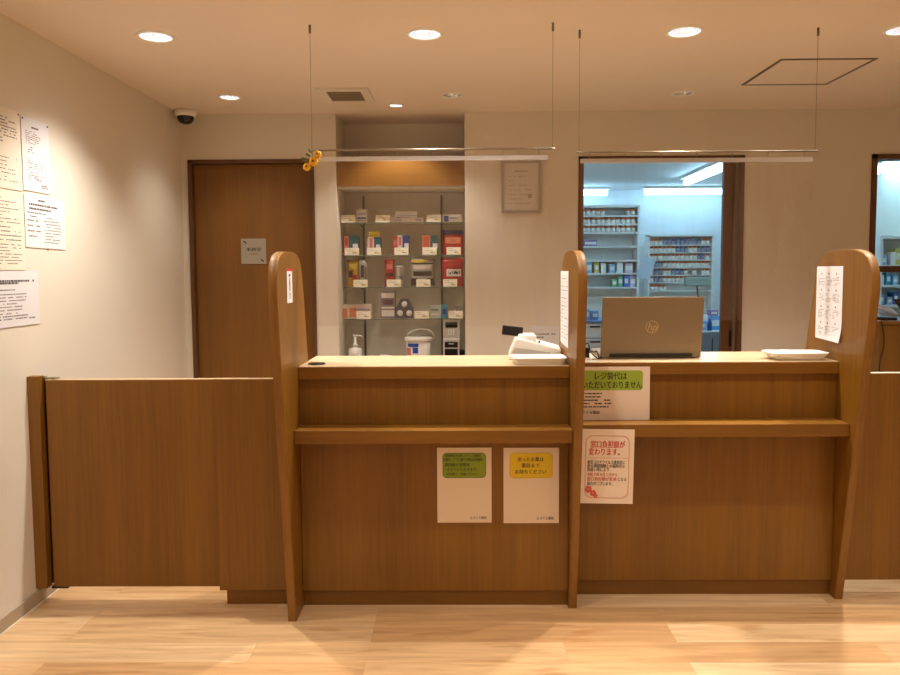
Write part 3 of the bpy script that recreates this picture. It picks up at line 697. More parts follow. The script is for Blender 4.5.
# card reader / receipt printer
t = thing('payment_terminal', 'white wedge shaped receipt printer behind the tray on left counter', 'payment terminal', (.33, 3.38, ZL))
a, b_ = sx(507,350,3.38), .463
m = MB(); prof = [(a,0),(b_,0),(b_,.048),(a+.045,.098),(a+.03,.088),(a+.006,.03)]
vs = [m.b.verts.new((x, 3.31, ZL+z)) for x, z in prof]; v2 = [m.b.verts.new((x+.01, 3.46, ZL+z*1.05)) for x, z in prof]; k = len(prof)
fs = [m.b.faces.new(vs), m.b.faces.new(v2[::-1])]+[m.b.faces.new((vs[i], vs[(i+1)%k], v2[(i+1)%k], v2[i])) for i in range(k)]
bmesh.ops.bevel(m.b, geom=list(m.b.edges), offset=.006, segments=2, profile=.5, affect='EDGES')
m.build('body', M['white'], t)
m = MB(); m.poly([(a+.03,3.3085,ZL+.055),(b_-.05,3.3085,ZL+.034),(b_-.05,3.3085,ZL+.020),(a+.016,3.3085,ZL+.030)]); m.build('side_panel', M['grey_pl'], t)
m = MB(); m.box(a+.05,a+.13,3.33,3.44,ZL+.07,ZL+.112,.008); m.build('cover', M['white'], t)
m = MB(); q = Vector((sx(540,342,3.3), 3.325, sz(342.5,540,3.3))); m.tube([q, q+Vector((0,-.008,.002))], .005); m.build('button', M['ink_gd'], t)
m = MB(); m.tube([(a+.055,3.40,ZL+.09),(a+.048,3.40,ZL+.125)], .008); m.build('display_stalk', M['white'], t)
m = MB(); q = at(512.5, 331, 3.39); m.box(-.048,.048,-.008,.008,-.022,.022,.004, mtx=Matrix.Translation(q) @ Matrix.Rotation(.12, 4, 'Y') @ Matrix.Rotation(-.2, 4, 'X')); dsp = m.build('display', M['black'], t)
# laptop
zc = ZR; YL = 3.345
x0, x1 = sx(600.5,358,YL), sx(701,358,YL); hh = .267; lean = math.radians(9)
t = thing('laptop', 'open bronze laptop seen from behind, round logo on its lid', 'laptop', ((x0+x1)/2, YL, zc))
m = MB(); m.box(x0, x1, YL, YL+.27, zc+.003, zc+.020, .004); m.build('base', M['laptop'], t)
m = MB()
for fx in (x0+.03, x1-.03):
    for fy in (YL+.02, YL+.25): m.tube([(fx,fy,zc),(fx,fy,zc+.004)], .008)
m.build('foot', M['black'], t)
m = MB(); m.box(x0+.04, x1-.04, YL-.006, YL+.010, zc+.008, zc+.022, .003); m.build('hinge', M['black'], t)
LT = Matrix.Translation(((x0+x1)/2, YL+.006, zc+.016)) @ Matrix.Rotation(lean, 4, 'X')
wl = x1-x0
m = MB(); m.box(-wl/2, wl/2, -.003, .004, 0, hh, .003, mtx=LT); lid = m.build('lid', M['laptop'], t)
m = MB(); m.box(-wl/2+.006, wl/2-.006, .0042, .0052, .012, hh-.006, mtx=LT); m.build('screen', M['screen'], t)
lf = LT @ frame((0,-.0032,hh*.49), (1,0,0), (0,0,1))
m = MB(); R1 = .029
pts = [(R1*math.cos(2*PI*k/32), R1*math.sin(2*PI*k/32)) for k in range(32)]; p2 = [(x*.9, y*.9) for x, y in pts]
for i in range(32): m.poly([lf @ Vector((q[0], q[1], .0004)) for q in (pts[i], pts[(i+1)%32], p2[(i+1)%32], p2[i])])
text_into(m, lf, 'hp', 0, -.001, .046, bold=.0, n=.0006, shear=.25)
m.build('logo', solid('bronze_mirror_logo', (196,168,132), .25), t)
for f in lid.data.polygons: pass
# black cables by the laptop
t = thing('power_cable', 'coiled black cable on the counter between divider and laptop', 'cable', (sx(590,355,3.38), 3.38, zc))
m = MB(); path = [(581,352,3.40),(584,346,3.40),(588,343,3.41),(590,350,3.40),(594,352,3.38),(596.5,351,3.37),(598.5,355,3.36),(599,359,3.33)]
def smooth(path, n=5):
    P = [at(*q) for q in path]; out = []
    for i in range(len(P)-1):
        p0_, p1_, p2_, p3_ = P[max(i-1,0)], P[i], P[i+1], P[min(i+2,len(P)-1)]
        for k in range(n):
            s = k/n; out.append(.5*((2*p1_)+(-p0_+p2_)*s+(2*p0_-5*p1_+4*p2_-p3_)*s*s+(-p0_+3*p1_-3*p2_+p3_)*s**3))
    return out+[P[-1]]
m.tube(smooth(path), .0032, 8)
m.tube(smooth([(586,357,3.36),(590,352,3.37),(595,356.5,3.35),(598.5,359,3.34)]), .003, 8)
m.build('cord', M['black'], t)
m = MB(); q = at(586, 353, 3.40); m.box(q.x-.014, q.x+.014, 3.385, 3.415, zc, zc+.045, .004); m.build('plug', M['black'], t)
# small dark pad
q = at(316, 363.8, 3.2)
t = thing('round_pad', 'small flat black pad at the left end of the left counter', 'pad', (-.60, 3.215, ZL))
m = MB(); m.lathe([(0,ZL),(.036,ZL),(.038,ZL+.002),(.036,ZL+.005),(0,ZL+.006)], -.615, 3.19, 28); m.build('pad', M['black'], t)

# ------------------------------------------------------------------ back wall objects
a, c = at(241.5,263.5,YB+.028), at(266,239,YB+.028)
t = thing('door_sign', 'square metallic sign with black lettering on the oak door', 'sign', ((a.x+c.x)/2, YB+.028, (a.z+c.z)/2))
fr = frame(((a.x+c.x)/2, YB+.028, (a.z+c.z)/2), (1,0,0), (0,0,1)); s_ = c.x-a.x
m = MB(); slab(m, fr, rrect(s_, s_, .003), -.002, .002); m.build('plate', M['silver'], t)
m = MB(); text_into(m, fr, '事務室', 0, s_*.06, .026, bold=.03, n=.0024, wmax=s_*.6); text_into(m, fr, 'Office', 0, -s_*.11, .011, bold=.01, n=.0024, wmax=s_*.36); m.build('lettering', M['ink'], t)
m = MB()
for (u, v) in ((-.34,.36),(.34,-.36)):
    for k in range(3):
        x, y = s_*u+(k-1)*.006, s_*v-(k-1)*.006; flat(m, fr, [(x-.006,y),(x,y+.006),(x+.006,y),(x,y-.006)], .0024+k*.0001)
m.build('corner_mark', M['ink'], t)

a, c = at(501.5,213,YB-.012), at(541,160.5,YB-.012)
t = thing('framed_certificate', 'silver framed certificate with faint lettering between alcove and doorway', 'certificate', ((a.x+c.x)/2, YB-.012, (a.z+c.z)/2))
ctr = ((a.x+c.x)/2, YB-.014, (a.z+c.z)/2); fr = frame(ctr, (1,0,0), (0,0,1)); w_, h_ = c.x-a.x, c.z-a.z
m = MB(); g = .018
for (u0, u1, v0, v1) in ((-w_/2,w_/2,-h_/2,-h_/2+g),(-w_/2,w_/2,h_/2-g,h_/2),(-w_/2,-w_/2+g,-h_/2+g,h_/2-g),(w_/2-g,w_/2,-h_/2+g,h_/2-g)):
    m.box(ctr[0]+u0, ctr[0]+u1, YB-.022, YB, ctr[2]+v0, ctr[2]+v1, .002)
m.build('frame', M['frame_s'], t)
m = MB(); m.box(ctr[0]-w_/2+g, ctr[0]+w_/2-g, YB-.013, YB-.001, ctr[2]-h_/2+g, ctr[2]+h_/2-g); m.build('certificate_sheet', mat('certificate_paper', (214,206,196), .7, noise=.02), t)
m = MB(); lines_block(m, fr, -.06, .06, h_*.3, h_*.26, 1, .008, .9, 0, 5, .0005); lines_block(m, fr, -.085, .085, h_*.2, -.02, 4, .004, .8, 0, 6, .0005); lines_block(m, fr, -.08, .08, -.05, -.11, 3, .004, .7, 0, 7, .0005); flat(m, fr, [(.045,-.075),(.07,-.075),(.07,-.05),(.045,-.05)], .0005)
m.build('print', solid('faint_ink',(160,150,140)), t)
a, c = at(531,358,YB-.006), at(562,326,YB-.006)
t = thing('wall_sheet', 'white sheet low on the back wall behind the receipt printer', 'notice', ((a.x+c.x)/2, YB-.004, (a.z+c.z)/2))
fr = frame(((a.x+c.x)/2, YB-.004, (a.z+c.z)/2), (1,0,0), (0,0,1)); w_, h_ = c.x-a.x, c.z-a.z
m = MB(); slab(m, fr, [(-w_/2,-h_/2),(w_/2,-h_/2),(w_/2,h_/2),(-w_/2,h_/2)], -.002, .002); m.build('sheet', M['paper'], t)
m = MB(); lines_block(m, fr, -w_*.42, w_*.45, h_*.25, h_*.15, 2, .008, .9, 0, 8, .0024); m.build('print', M['ink_g'], t)

# alcove: slotted rails and glass shelves
for k, px in enumerate((363.8, 441.5)):
    x = sx(px, 230, 5.39); m = MB(); m.box(x-.007, x+.007, 5.388, 5.40, .83, 2.0, .0005)
    t = thing('shelf_rail', ('left' if k == 0 else 'right')+' slotted dark upright rail holding the glass shelves in the alcove', 'rail', (x, 5.39, .83), 'slotted rails in the display alcove')
    m.build('rail', M['hatch'], t)
    m = MB()
    for j in range(40): z = .86+j*.028; m.box(x-.002, x+.002, 5.3872, 5.3884, z, z+.014)
    m.build('slot', M['black'], t)
YS = 5.13
SHZ = [sz(222.2, 400, YS), sz(255, 400, YS), sz(287, 400, YS), sz(318.8, 400, YS)]
names = ['topmost', 'second', 'third', 'lowest']
for k, z in enumerate(SHZ):
    t = thing('glass_shelf', f'{names[k]} clear glass shelf in the display alcove', 'shelf', (-.38, YS, z), 'glass shelves in the display alcove')
    m = MB(); m.box(A0+.022, A1-.008, YS+.001, 5.375, z-.006, z); m.build('glass_plate', M['glass'], t)
    m = MB(); m.box(A0+.022, A1-.008, YS-.0015, YS+.001, z-.006, z); m.build('front_edge', M['glass_edge'], t)
    for px in (363.8, 441.5):
        x = sx(px, 230, 5.39); m = MB(); m.prism_x([(5.388,z-.006),(5.388,z-.04),(5.37,z-.03),(5.20,z-.010),(5.20,z-.006)], x-.002, x+.002); m.build('bracket', M['hatch'], t)

# price cards
pc = None
def price_card(px0, px1, k, label, shape=0):
    global pc
    z = SHZ[k]; x0, x1 = sx(px0, 240, YS+.02), sx(px1, 240, YS+.02)
    loc = Vector(((x0+x1)/2, YS+.018, z))
    if pc is None:
        t = thing('price_card', label, 'price card', tuple(loc), 'cream price cards on the glass shelves')
        m = MB(); wd = .098; X = loc.x; 
        m.prism_x([(loc.y-.010, z+.0002),(loc.y-.002, z+.052),(loc.y, z+.052),(loc.y+.018, z+.0002),(loc.y+.0165, z+.0002),(loc.y-.001, z+.050),(loc.y-.0085, z+.0002)], X-wd/2, X+wd/2); m.build('card', M['card'], t)
        fr = frame((X, loc.y-.0062, z+.026), (1,0,0), (0,.152,.988))
        m = MB(); lines_block(m, fr, -.04, .03, .016, .004, 2, .003, .6, 0, 3, .0006); flat(m, fr, [(.005,-.014),(.03,-.014),(.03,-.004),(.005,-.004)], .0006); m.build('price_print', [solid('faint_card_print', (178,168,142), .7)], t)
        m = MB(); flat(m, fr, [(.026,-.018),(.040,-.018),(.040,-.004),(.026,-.004)], .0008); m.build('yellow_mark', [solid('pale_yellow_mark', (226,222,130), .7)], t)
        pc = t
    else:
        copy_tree(pc, loc, label, 'cream price cards on the glass shelves')
K = lambda v: 330+v/3.553
for a, c, k, lb in ((40,92,0,'cream price card at the left end of the topmost glass shelf'),
    (162,215,0,'cream price card on the topmost glass shelf, left of the stacked pale boxes'),
    (342,397,0,'cream price card on the topmost glass shelf, beside the blue lettered box'),
    (52,104,1,'cream price card at the left end of the second glass shelf'),
    (130,182,1,'cream price card below the yellow topped box on the second shelf'),
    (227,280,1,'cream price card in the middle of the second glass shelf'),
    (325,383,1,'cream price card on the second shelf, left of the navy and red pouch'),
    (408,470,1,'cream price card in front of the navy and red pouch'),
    (80,133,2,'cream price card in front of the yellow and silver pouches'),
    (197,253,2,'cream price card in front of the small red pouch on the third shelf'),
    (304,357,2,'cream price card in front of the silver and black pouch'),
    (400,452,2,'cream price card in front of the large red pouch on the third shelf'),
    (88,143,3,'cream price card before the orange and white carton on the lowest shelf'),
    (298,350,3,'cream price card right of the boxed balls on the lowest shelf'),
    (418,472,3,'cream price card at the right end of the lowest glass shelf')):
    price_card(K(a), K(c), k, lb)
# product boxes (front face with printed bands)
def carton(v0, v1, w0, k, cols, label, name='product_box', dep=.06, yoff=.05, bands=None, stripe=None):
    Y = YS+yoff; z = SHZ[k]; x0, x1 = sx(K(v0), 240, Y), sx(K(v1), 240, Y)
    z0 = sz(180+w0/3.553, 400, Y); z0 = max(z0, z+.03)
    t = thing(name, label, 'box', ((x0+x1)/2, Y, z))
    m = MB(); m.box(x0, x1, Y, Y+dep, z+.0003, z0, .001); m.build('carton', cols[0], t)
    for j, (u0, u1, q0, q1, mt) in enumerate(bands or []):
        m = MB(); m.poly([(x0+(x1-x0)*u, Y-.0006, z+(z0-z)*q) for u, q in ((u0,q0),(u1,q0),(u1,q1),(u0,q1))]); m.build('printed_panel', mt, t)
    return t
wh = solid('white_carton', (226,224,222)); lil = solid('pale_lilac_print', (176,176,196)); blu = solid('deep_blue_print', (46,70,150)); red = solid('red_print', (186,52,44)); pk = solid('pink_print', (206,120,112)); teal = solid('teal_print', (40,92,98)); navy = solid('navy_print', (52,46,84)); org = solid('orange_print', (226,140,100)); cy_ = solid('cyan_print', (70,150,180)); ylw = solid('yellow_carton', (222,196,70)); dk = solid('dark_brown_print', (66,58,48)); slv = solid('silver_pouch', (176,176,172), .3); pale = solid('pale_pink_carton', (226,212,204)); gry = solid('grey_carton', (128,128,132)); orr = solid('warm_red_pouch', (178,40,34), .35)
carton(95,133,104,0,[wh],'small upright white box with blue print, left on the topmost shelf', bands=[(.1,.9,.30,.42,blu),(.1,.9,.12,.2,lil),(.15,.85,.6,.75,lil)])
carton(222,332,134,0,[pale],'wide pale carton lying on the topmost glass shelf', bands=[(.05,.3,.3,.7,lil),(.75,.95,.3,.7,lil)])
Yq = YS+.05; zc0 = sz(180+133/3.553, 400, Yq); zc1 = sz(180+113/3.553, 400, Yq); xa, xb = sx(K(233),240,Yq), sx(K(310),240,Yq)
zc0 = max(zc0, SHZ[0]+.03)
t = thing('product_box', 'pale carton stacked on the wide one on the topmost shelf', 'box', ((xa+xb)/2, Yq, zc0))
m = MB(); m.box(xa, xb, Yq+.002, Yq+.055, zc0+.0003, zc1+.004, .001); m.build('carton', wh, t)
m = MB(); m.poly([(xa+.01,Yq+.0014,zc0+.008),(xb-.01,Yq+.0014,zc0+.008),(xb-.01,Yq+.0014,zc0+.018),(xa+.01,Yq+.0014,zc0+.018)]); m.build('printed_panel', lil, t)
carton(400,468,124,0,[wh],'white box with blue lettering at the right end of the topmost shelf', bands=[(.08,.32,.1,.85,blu),(.36,.8,.45,.65,lil)])
carton(50,66,198,1,[pk],'narrow pink box at the left end of the second shelf', bands=[(.2,.8,.5,.9,red)])
carton(66,102,198,1,[teal],'dark teal box at the left end of the second shelf', bands=[(.4,.9,.35,.6,wh),(.1,.9,.05,.3,dk)])
carton(133,156,203,1,[pale],'narrow pink and white box under the yellow pack on the second shelf', bands=[(.3,.8,.4,.95,pk)])
carton(156,180,203,1,[teal],'dark teal box under the yellow pack on the second shelf', bands=[(.3,.9,.35,.6,wh)])
Yq = YS+.05; zt = max(sz(180+203/3.553,400,Yq), SHZ[1]+.03); zu = sz(180+182/3.553,400,Yq); xa, xb = sx(K(137),240,Yq), sx(K(176),240,Yq)
t = thing('product_box', 'yellow pack lying on top of two boxes on the second shelf', 'box', ((xa+xb)/2, Yq, zt))
m = MB(); m.box(xa, xb, Yq+.004, Yq+.05, zt+.0004, zu, .006); m.build('carton', ylw, t)
m = MB(); m.poly([(xa+.012,Yq+.0034,zt+.010),(xb-.012,Yq+.0034,zt+.010),(xb-.012,Yq+.0034,zt+.018),(xa+.012,Yq+.0034,zt+.018)]); m.build('printed_panel', solid('olive_print', (160,140,40)), t)
carton(224,240,198,1,[red],'narrow red box in the middle of the second shelf', bands=[(.2,.8,.5,.8,pk)])
carton(240,257,197,1,[pale],'narrow pale pink box in the middle of the second shelf', bands=[(.2,.8,.5,.9,pk)])
carton(257,281,197,1,[blu],'blue box in the middle of the second glass shelf', bands=[(.3,.95,.35,.6,wh)])
carton(328,356,198,1,[org],'orange striped box right of centre on the second shelf', bands=[(.15,.3,.3,.95,red),(.4,.55,.3,.95,red),(.65,.8,.3,.95,red)])
carton(357,383,198,1,[teal],'dark teal box right of centre on the second shelf', bands=[(.3,.95,.35,.6,wh)])
# pouches
def pouch(v0, v1, w0, k, base, label, panels, yoff=.055, zb=None):
    Y = YS+yoff; z = SHZ[k]; x0, x1 = sx(K(v0), 280, Y), sx(K(v1), 280, Y); zt = sz(180+w0/3.553, 400, Y); w_, h_ = x1-x0, zt-z
    t = thing('product_pouch', label, 'pouch', ((x0+x1)/2, Y+.02, z))
    def surf(u, v, side):
        bulge = .020*math.sin(PI*min(max(u,0),1))**.6*(math.sin(PI*min(v*.92+.04,1)))**.6 if 0 < v < 1 else 0
        wr = .0014*math.sin(u*17+v*9)*math.sin(v*13)
        pinch = 1-.05*math.sin(PI*v)
        return Vector((x0+w_*(.5+(u-.5)*pinch), Y+.02+.012*v - side*(bulge+wr), z+.0006+h_*v))
    m = MB(); N, Q = 10, 12
    for side in (1,-1):
        g = [[m.b.verts.new(surf(i/N, j/Q, side if 0 < i < N and 0 < j < Q else 0)) for i in range(N+1)] for j in range(Q+1)]
        for j in range(Q):
            for i in range(N): f = m.b.faces.new((g[j][i], g[j][i+1], g[j+1][i+1], g[j+1][i])); f.smooth = True
    m.build('bag', base, t)
    for (u0, u1, q0, q1, mt) in panels:
        m = MB(); n = 6
        for i in range(n):
            for j in range(n):
                c4 = [(u0+(u1-u0)*(i+a_)/n, q0+(q1-q0)*(j+b2)/n) for a_, b2 in ((0,0),(1,0),(1,1),(0,1))]
                m.poly([surf(u, v, 1)+Vector((0,-.0016,0)) for u, v in c4])
        m.build('printed_panel', mt, t)
    return t
pouch(400,475,178,1,orr,'navy topped red snack pouch at right on the second shelf', [(.02,.98,.80,.98,navy),(.12,.88,.45,.7,org),(.3,.7,.5,.62,pk)])
pouch(60,100,283,2,solid('amber_pouch', (196,150,44), .35),'yellow pouch at the left of the third glass shelf', [(.1,.5,.35,.6,dk),(.5,.9,.2,.45,orr),(.2,.8,.65,.85,ylw)])
pouch(100,134,283,2,slv,'silver pouch with dark lettering, next to the yellow pouch', [(.25,.6,.35,.8,dk),(.7,.9,.3,.75,gry)])
pouch(193,230,283,2,orr,'small red pouch left of centre on the third shelf', [(.2,.8,.65,.85,pk),(.1,.9,.4,.5,dk)])
pouch(230,264,300,2,slv,'small silver pouch beside the small red one', [(.2,.5,.5,.85,wh),(.5,.85,.3,.5,gry)])
pouch(285,371,280,2,slv,'wide silver and black pouch with a yellow slash on the third shelf', [(.03,.75,.86,.96,ylw),(.05,.95,.80,.85,dk),(.12,.85,.62,.76,pale),(.1,.9,.38,.55,dk),(.02,.3,.05,.3,dk),(.7,.98,.05,.3,dk)])
pouch(397,475,280,2,orr,'large red pouch with a white label at right on the third shelf', [(.2,.9,.36,.62,wh),(.3,.85,.44,.54,dk),(.1,.85,.7,.82,red)])
# lowest shelf
carton(40,143,441,3,[pale],'long orange and white carton at the left of the lowest shelf', bands=[(0,.17,.05,.7,org),(.25,.48,.1,.75,org),(.5,.95,.55,.7,lil)], dep=.07, yoff=.06)
carton(176,230,393,3,[gry],'tall grey lettered box on the lowest glass shelf', bands=[(.08,.92,.74,.92,wh),(.15,.85,.5,.68,solid('plum_print',(110,70,80))),(.08,.92,.36,.42,wh),(.08,.92,.08,.3,wh)], dep=.05, yoff=.05)
Yq = YS+.055; xa, xb = sx(K(231),240,Yq), sx(K(294),240,Yq); zb = SHZ[3]; zt = sz(180+422/3.553,400,Yq); w_, h_ = xb-xa, zt-zb
t = thing('ball_pack', 'dark pack showing three white balls in a triangle, lowest shelf', 'pack', ((xa+xb)/2, Yq, zb))
m = MB(); pr = [(xa,zb+.0003),(xb,zb+.0003),(xb,zb+h_*.5),(xa+w_*.72,zt),(xa+w_*.28,zt),(xa,zb+h_*.5)]
vs = [m.b.verts.new((x,Yq,z)) for x, z in pr]; v2 = [m.b.verts.new((x,Yq+.04,z)) for x, z in pr]; k = 6
m.b.faces.new(vs); m.b.faces.new(v2[::-1]); [m.b.faces.new((vs[i],vs[(i+1)%k],v2[(i+1)%k],v2[i])) for i in range(k)]
m.build('pack_card', solid('charcoal_card', (92,92,100)), t)
for u, v in ((.24,.26),(.76,.26),(.5,.72)):
    m = MB(); m.ball((xa+w_*u, Yq-.001, zb+h_*v), w_*.17, 16, 0, (1,.5,1)); m.build('ball', wh, t)
carton(353,392,448,3,[solid('pale_mint_carton', (196,206,200))],'pale box beside the cyan one on the lowest shelf', bands=[(.1,.8,.6,.75,gry),(.1,.8,.25,.4,wh)], yoff=.06)
carton(393,415,444,3,[cy_],'small cyan box on the lowest glass shelf', bands=[(.2,.8,.3,.7,blu)], yoff=.06)
xa = sx(K(457),240,YS+.10)
t = thing('clear_cup', 'small clear plastic cup at the right end of the lowest shelf', 'cup', (xa, YS+.10, zb))
m = MB(); m.lathe([(0,zb+.001),(.020,zb+.001),(.026,zb+.085),(.024,zb+.085),(.018,zb+.004),(0,zb+.004)], xa, YS+.10, 20); m.build('cup_wall', film_mat('clear_plastic', (.9,.92,.9), .12, .15, .1), t)
# ledge things
ZA = .822
def bx(px, Y): return sx(px, 345, Y)
Yq = 5.14; x = bx(355.2, Yq); zt = sz(334.5, 355, Yq)
t = thing('pump_bottle', 'white pump bottle of hand sanitiser standing in the display alcove', 'bottle', (x, Yq, ZA))
zb_ = sz(348, 355, Yq)
m = MB(); m.lathe([(0,ZA),(.045,ZA),(.048,ZA+.006),(.048,zb_-.014),(.040,zb_-.002),(.018,zb_+.004),(.016,zb_+.012),(0,zb_+.012)], x, Yq, 28); bo = m.build('body', M['white'], t)
m = MB(); m.lathe([(0,zb_+.010),(.019,zb_+.010),(.019,zb_+.026),(.010,zb_+.03),(.009,zt-.012),(0,zt-.012)], x, Yq, 18); m.box(x-.016,x+.020,Yq-.010,Yq+.010,zt-.014,zt-.002,.003); m.tube([(x+.012,Yq,zt-.007),(x+.042,Yq,zt-.009),(x+.052,Yq,zt-.022)], .004); m.build('pump', M['white'], t)
m = MB(); m.box(x-.026,x+.026,Yq-.0492,Yq-.0462,ZA+.02,zb_-.03); m.build('label', solid('pale_grey_label',(206,206,204)), t)
Yq = 5.17; x = bx(418.5, Yq); zt = sz(337, 418, Yq); r = .0925
t = thing('wipes_bucket', 'round white bucket with blue label and wire handle in the alcove', 'bucket', (x, Yq, ZA))
m = MB(); m.lathe([(0,ZA),(r*.86,ZA),(r*.88,ZA+.004),(r*.95,zt-.02),(0,zt-.02)], x, Yq, 36); m.build('tub', M['white'], t)
m = MB(); m.lathe([(r*.97,zt-.024),(r*1.03,zt-.024),(r*1.03,zt-.004),(r,zt),(0,zt)], x, Yq, 36); m.build('lid', M['white'], t)
m = MB(); pts = [(x+r*1.03*math.cos(a), Yq-.02*math.sin(a)-.0, zt-.012+ .070*math.sin(a)**.8 if math.sin(a) > 0 else zt-.012) for a in [PI*k/20 for k in range(21)]]
pts = [(px_+.012*math.sin(PI*i/20)*1.0+.012, py_, pz) for i, (px_, py_, pz) in enumerate(pts)]
m.tube(pts, .0034, 8); m.build('handle', M['white'], t)
def curved(m, x, Yq, r, a0, a1, z0, z1, n=10):
    for i in range(n):
        a, b2 = a0+(a1-a0)*i/n, a0+(a1-a0)*(i+1)/n
        m.poly([(x+r*math.sin(a),Yq-r*math.cos(a),z0),(x+r*math.sin(b2),Yq-r*math.cos(b2),z0),(x+r*math.sin(b2),Yq-r*math.cos(b2),z1),(x+r*math.sin(a),Yq-r*math.cos(a),z1)])
m = MB(); curved(m, x, Yq, r*.957, -.95, .05, zt-.062, zt-.038); curved(m, x, Yq, r*.957, -.42, .02, zt-.105, zt-.066); m.build('blue_label', solid('strong_blue_label', (40,70,170)), t)
m = MB(); curved(m, x, Yq, r*.955, -1.1, -.6, zt-.12, zt-.07); m.build('pink_label', pk, t)
Yq = 5.12; x = bx(451.3, Yq); zt = sz(320.5, 451, Yq)
t = thing('payment_device', 'grey and black countertop payment device at the right of the alcove', 'device', (x, Yq, ZA))
xa, xb = bx(443, Yq), bx(459.5, Yq)
m = MB(); m.prism_x([(Yq,ZA),(Yq,zt-.135),(Yq+.02,zt-.125),(Yq+.03,zt),(Yq+.06,zt),(Yq+.09,ZA)], xa, xb, .003); m.build('body', M['grey_pl'], t)
m = MB(); m.box(xa+.016,xb-.014,Yq+.022,Yq+.032,zt-.052,zt-.012,.002); m.build('screen', M['screen'], t)
m = MB(); m.box(xa+.012,xb-.012,Yq-.003,Yq+.003,zt-.188,zt-.148,.003); m.box(xa+.012,xb-.012,Yq-.003,Yq+.003,ZA+.004,zt-.196,.003); m.build('black_panel', M['black'], t)
m = MB(); m.box(xa+.04,xb-.04,Yq-.0045,Yq-.003,zt-.165,zt-.160); m.build('mark', M['white'], t)
m = MB()
for i in range(3):
    for j in range(3): m.box(xa+.033+i*.018,xa+.045+i*.018,Yq+.016,Yq+.026,zt-.074-j*.014,zt-.064-j*.014,.001)
m.build('keypad', M['white'], t)
Yq = 5.12; xa = bx(385, Yq)
t = thing('folded_cloth', 'low white folded cloth on the alcove ledge beside the bucket', 'cloth', (xa, Yq, ZA))
zt = sz(355.2, 385, Yq)
m = MB(); m.box(xa-.05, xa+.05, Yq-.04, Yq+.05, ZA, ZA+.045, .01); m.box(xa-.04, xa+.02, Yq-.03, Yq+.04, ZA+.045, zt, .008); m.build('cloth_fold', M['paper'], t)
t = thing('dark_box', 'small black box behind the payment device in the alcove corner', 'box', (bx(462,5.3), 5.3, ZA))
m = MB(); m.box(bx(457.5,5.28), A1-.003, 5.28, 5.34, ZA, sz(350,460,5.28), .004); m.build('case', M['black'], t)

# ------------------------------------------------------------------ dispensary contents
blueL = (.50,.86,1.0)
def tube_lamp(p, q, label):
    p, q = Vector(p), Vector(q); c = (p+q)/2
    t = thing('fluorescent_lamp', label, 'ceiling light', (c.x, c.y, CZ), 'fluorescent lamps of the dispensary')
    d = (q-p).normalized(); nrm = Vector((-d.y, d.x, 0))
    fr = frame((c.x, c.y, CZ-.03), d, nrm); L = (q-p).length
    m = MB(); slab(m, fr, [(-L/2-.03,-.06),(L/2+.03,-.06),(L/2+.03,.06),(-L/2-.03,.06)], 0, .029); m.build('fitting', M['white_m'], t)
    m = MB(); m.tube([p, q], .03, 14); m.build('tube', M['tube'], t)
zt = 2.44
def atz(px, py, z): d = ray(px, py); return d*((z-H)/d.z)+Vector((0,0,H))
tube_lamp(atz(686,183,zt), atz(724,167.5,zt), 'lit tube lamp running into the depth behind the doorway')
a = atz(645,192.5,zt); tube_lamp((a.x,a.y,zt), (a.x+1.2,a.y,zt), 'lit tube lamp running across above the dispensary drug rack')
a = atz(607,193,zt); tube_lamp((a.x-1.2,a.y,zt), (a.x,a.y,zt), 'lit tube lamp running across above the dispensary shelves')
for xx in (1.2,2.9,4.6): tube_lamp((xx-.6,5.95,zt), (xx+.6,5.95,zt), 'added unseen tube lamp on the dispensary ceiling nearest the back wall openings')  # lamps added out of sight for general light in the dispensary
for xx in (.75, 3.55, 5.3): tube_lamp((xx,6.9,zt), (xx,8.1,zt), 'added unseen tube lamp on the dispensary ceiling off to the side of the openings')  # more hidden lamps, added to brighten the shelves
tube_lamp(atz(873,173,zt), atz(912,158,zt), 'lit tube lamp seen through the right hand window')

def open_shelf(x0, x1, y0, y1, z0, z1, boards, label, sides=True, t_=.03):
    t = thing('shelf_unit', label, 'shelf', ((x0+x1)/2, (y0+y1)/2, z0))
    m = MB(); m.box(x0, x0+t_, y0, y1, z0, z1, .001); m.build('side_panel', M['white'], t)
    m = MB(); m.box(x1-t_, x1, y0, y1, z0, z1, .001); m.build('side_panel', M['white'], t)
    m = MB(); m.box(x0+t_, x1-t_, y1-.01, y1, z0, z1); m.build('back_panel', M['white'], t)
    m = MB(); m.box(x0+t_, x1-t_, y0, y1-.01, z1-t_, z1, .001); m.build('top_board', M['white'], t)
    for z in boards:
        m = MB(); m.box(x0+t_, x1-t_, y0+.005, y1-.01, z-.02, z, .001); m.build('shelf_board', M['white'], t)
    return t
YD = 9.15
bz = [sz(py, 610, YD) for py in (232, 246, 260, 273, 287)]
x0, x1 = sx(560,240,YD), sx(640,240,YD)
open_shelf(x0, x1, YD, YD+.28, 0, sz(205,610,YD), [.1, .5, sz(215.3,610,YD), sz(223.8,610,YD)]+bz, 'tall white open shelves of bottles and packs at the left of the dispensary')
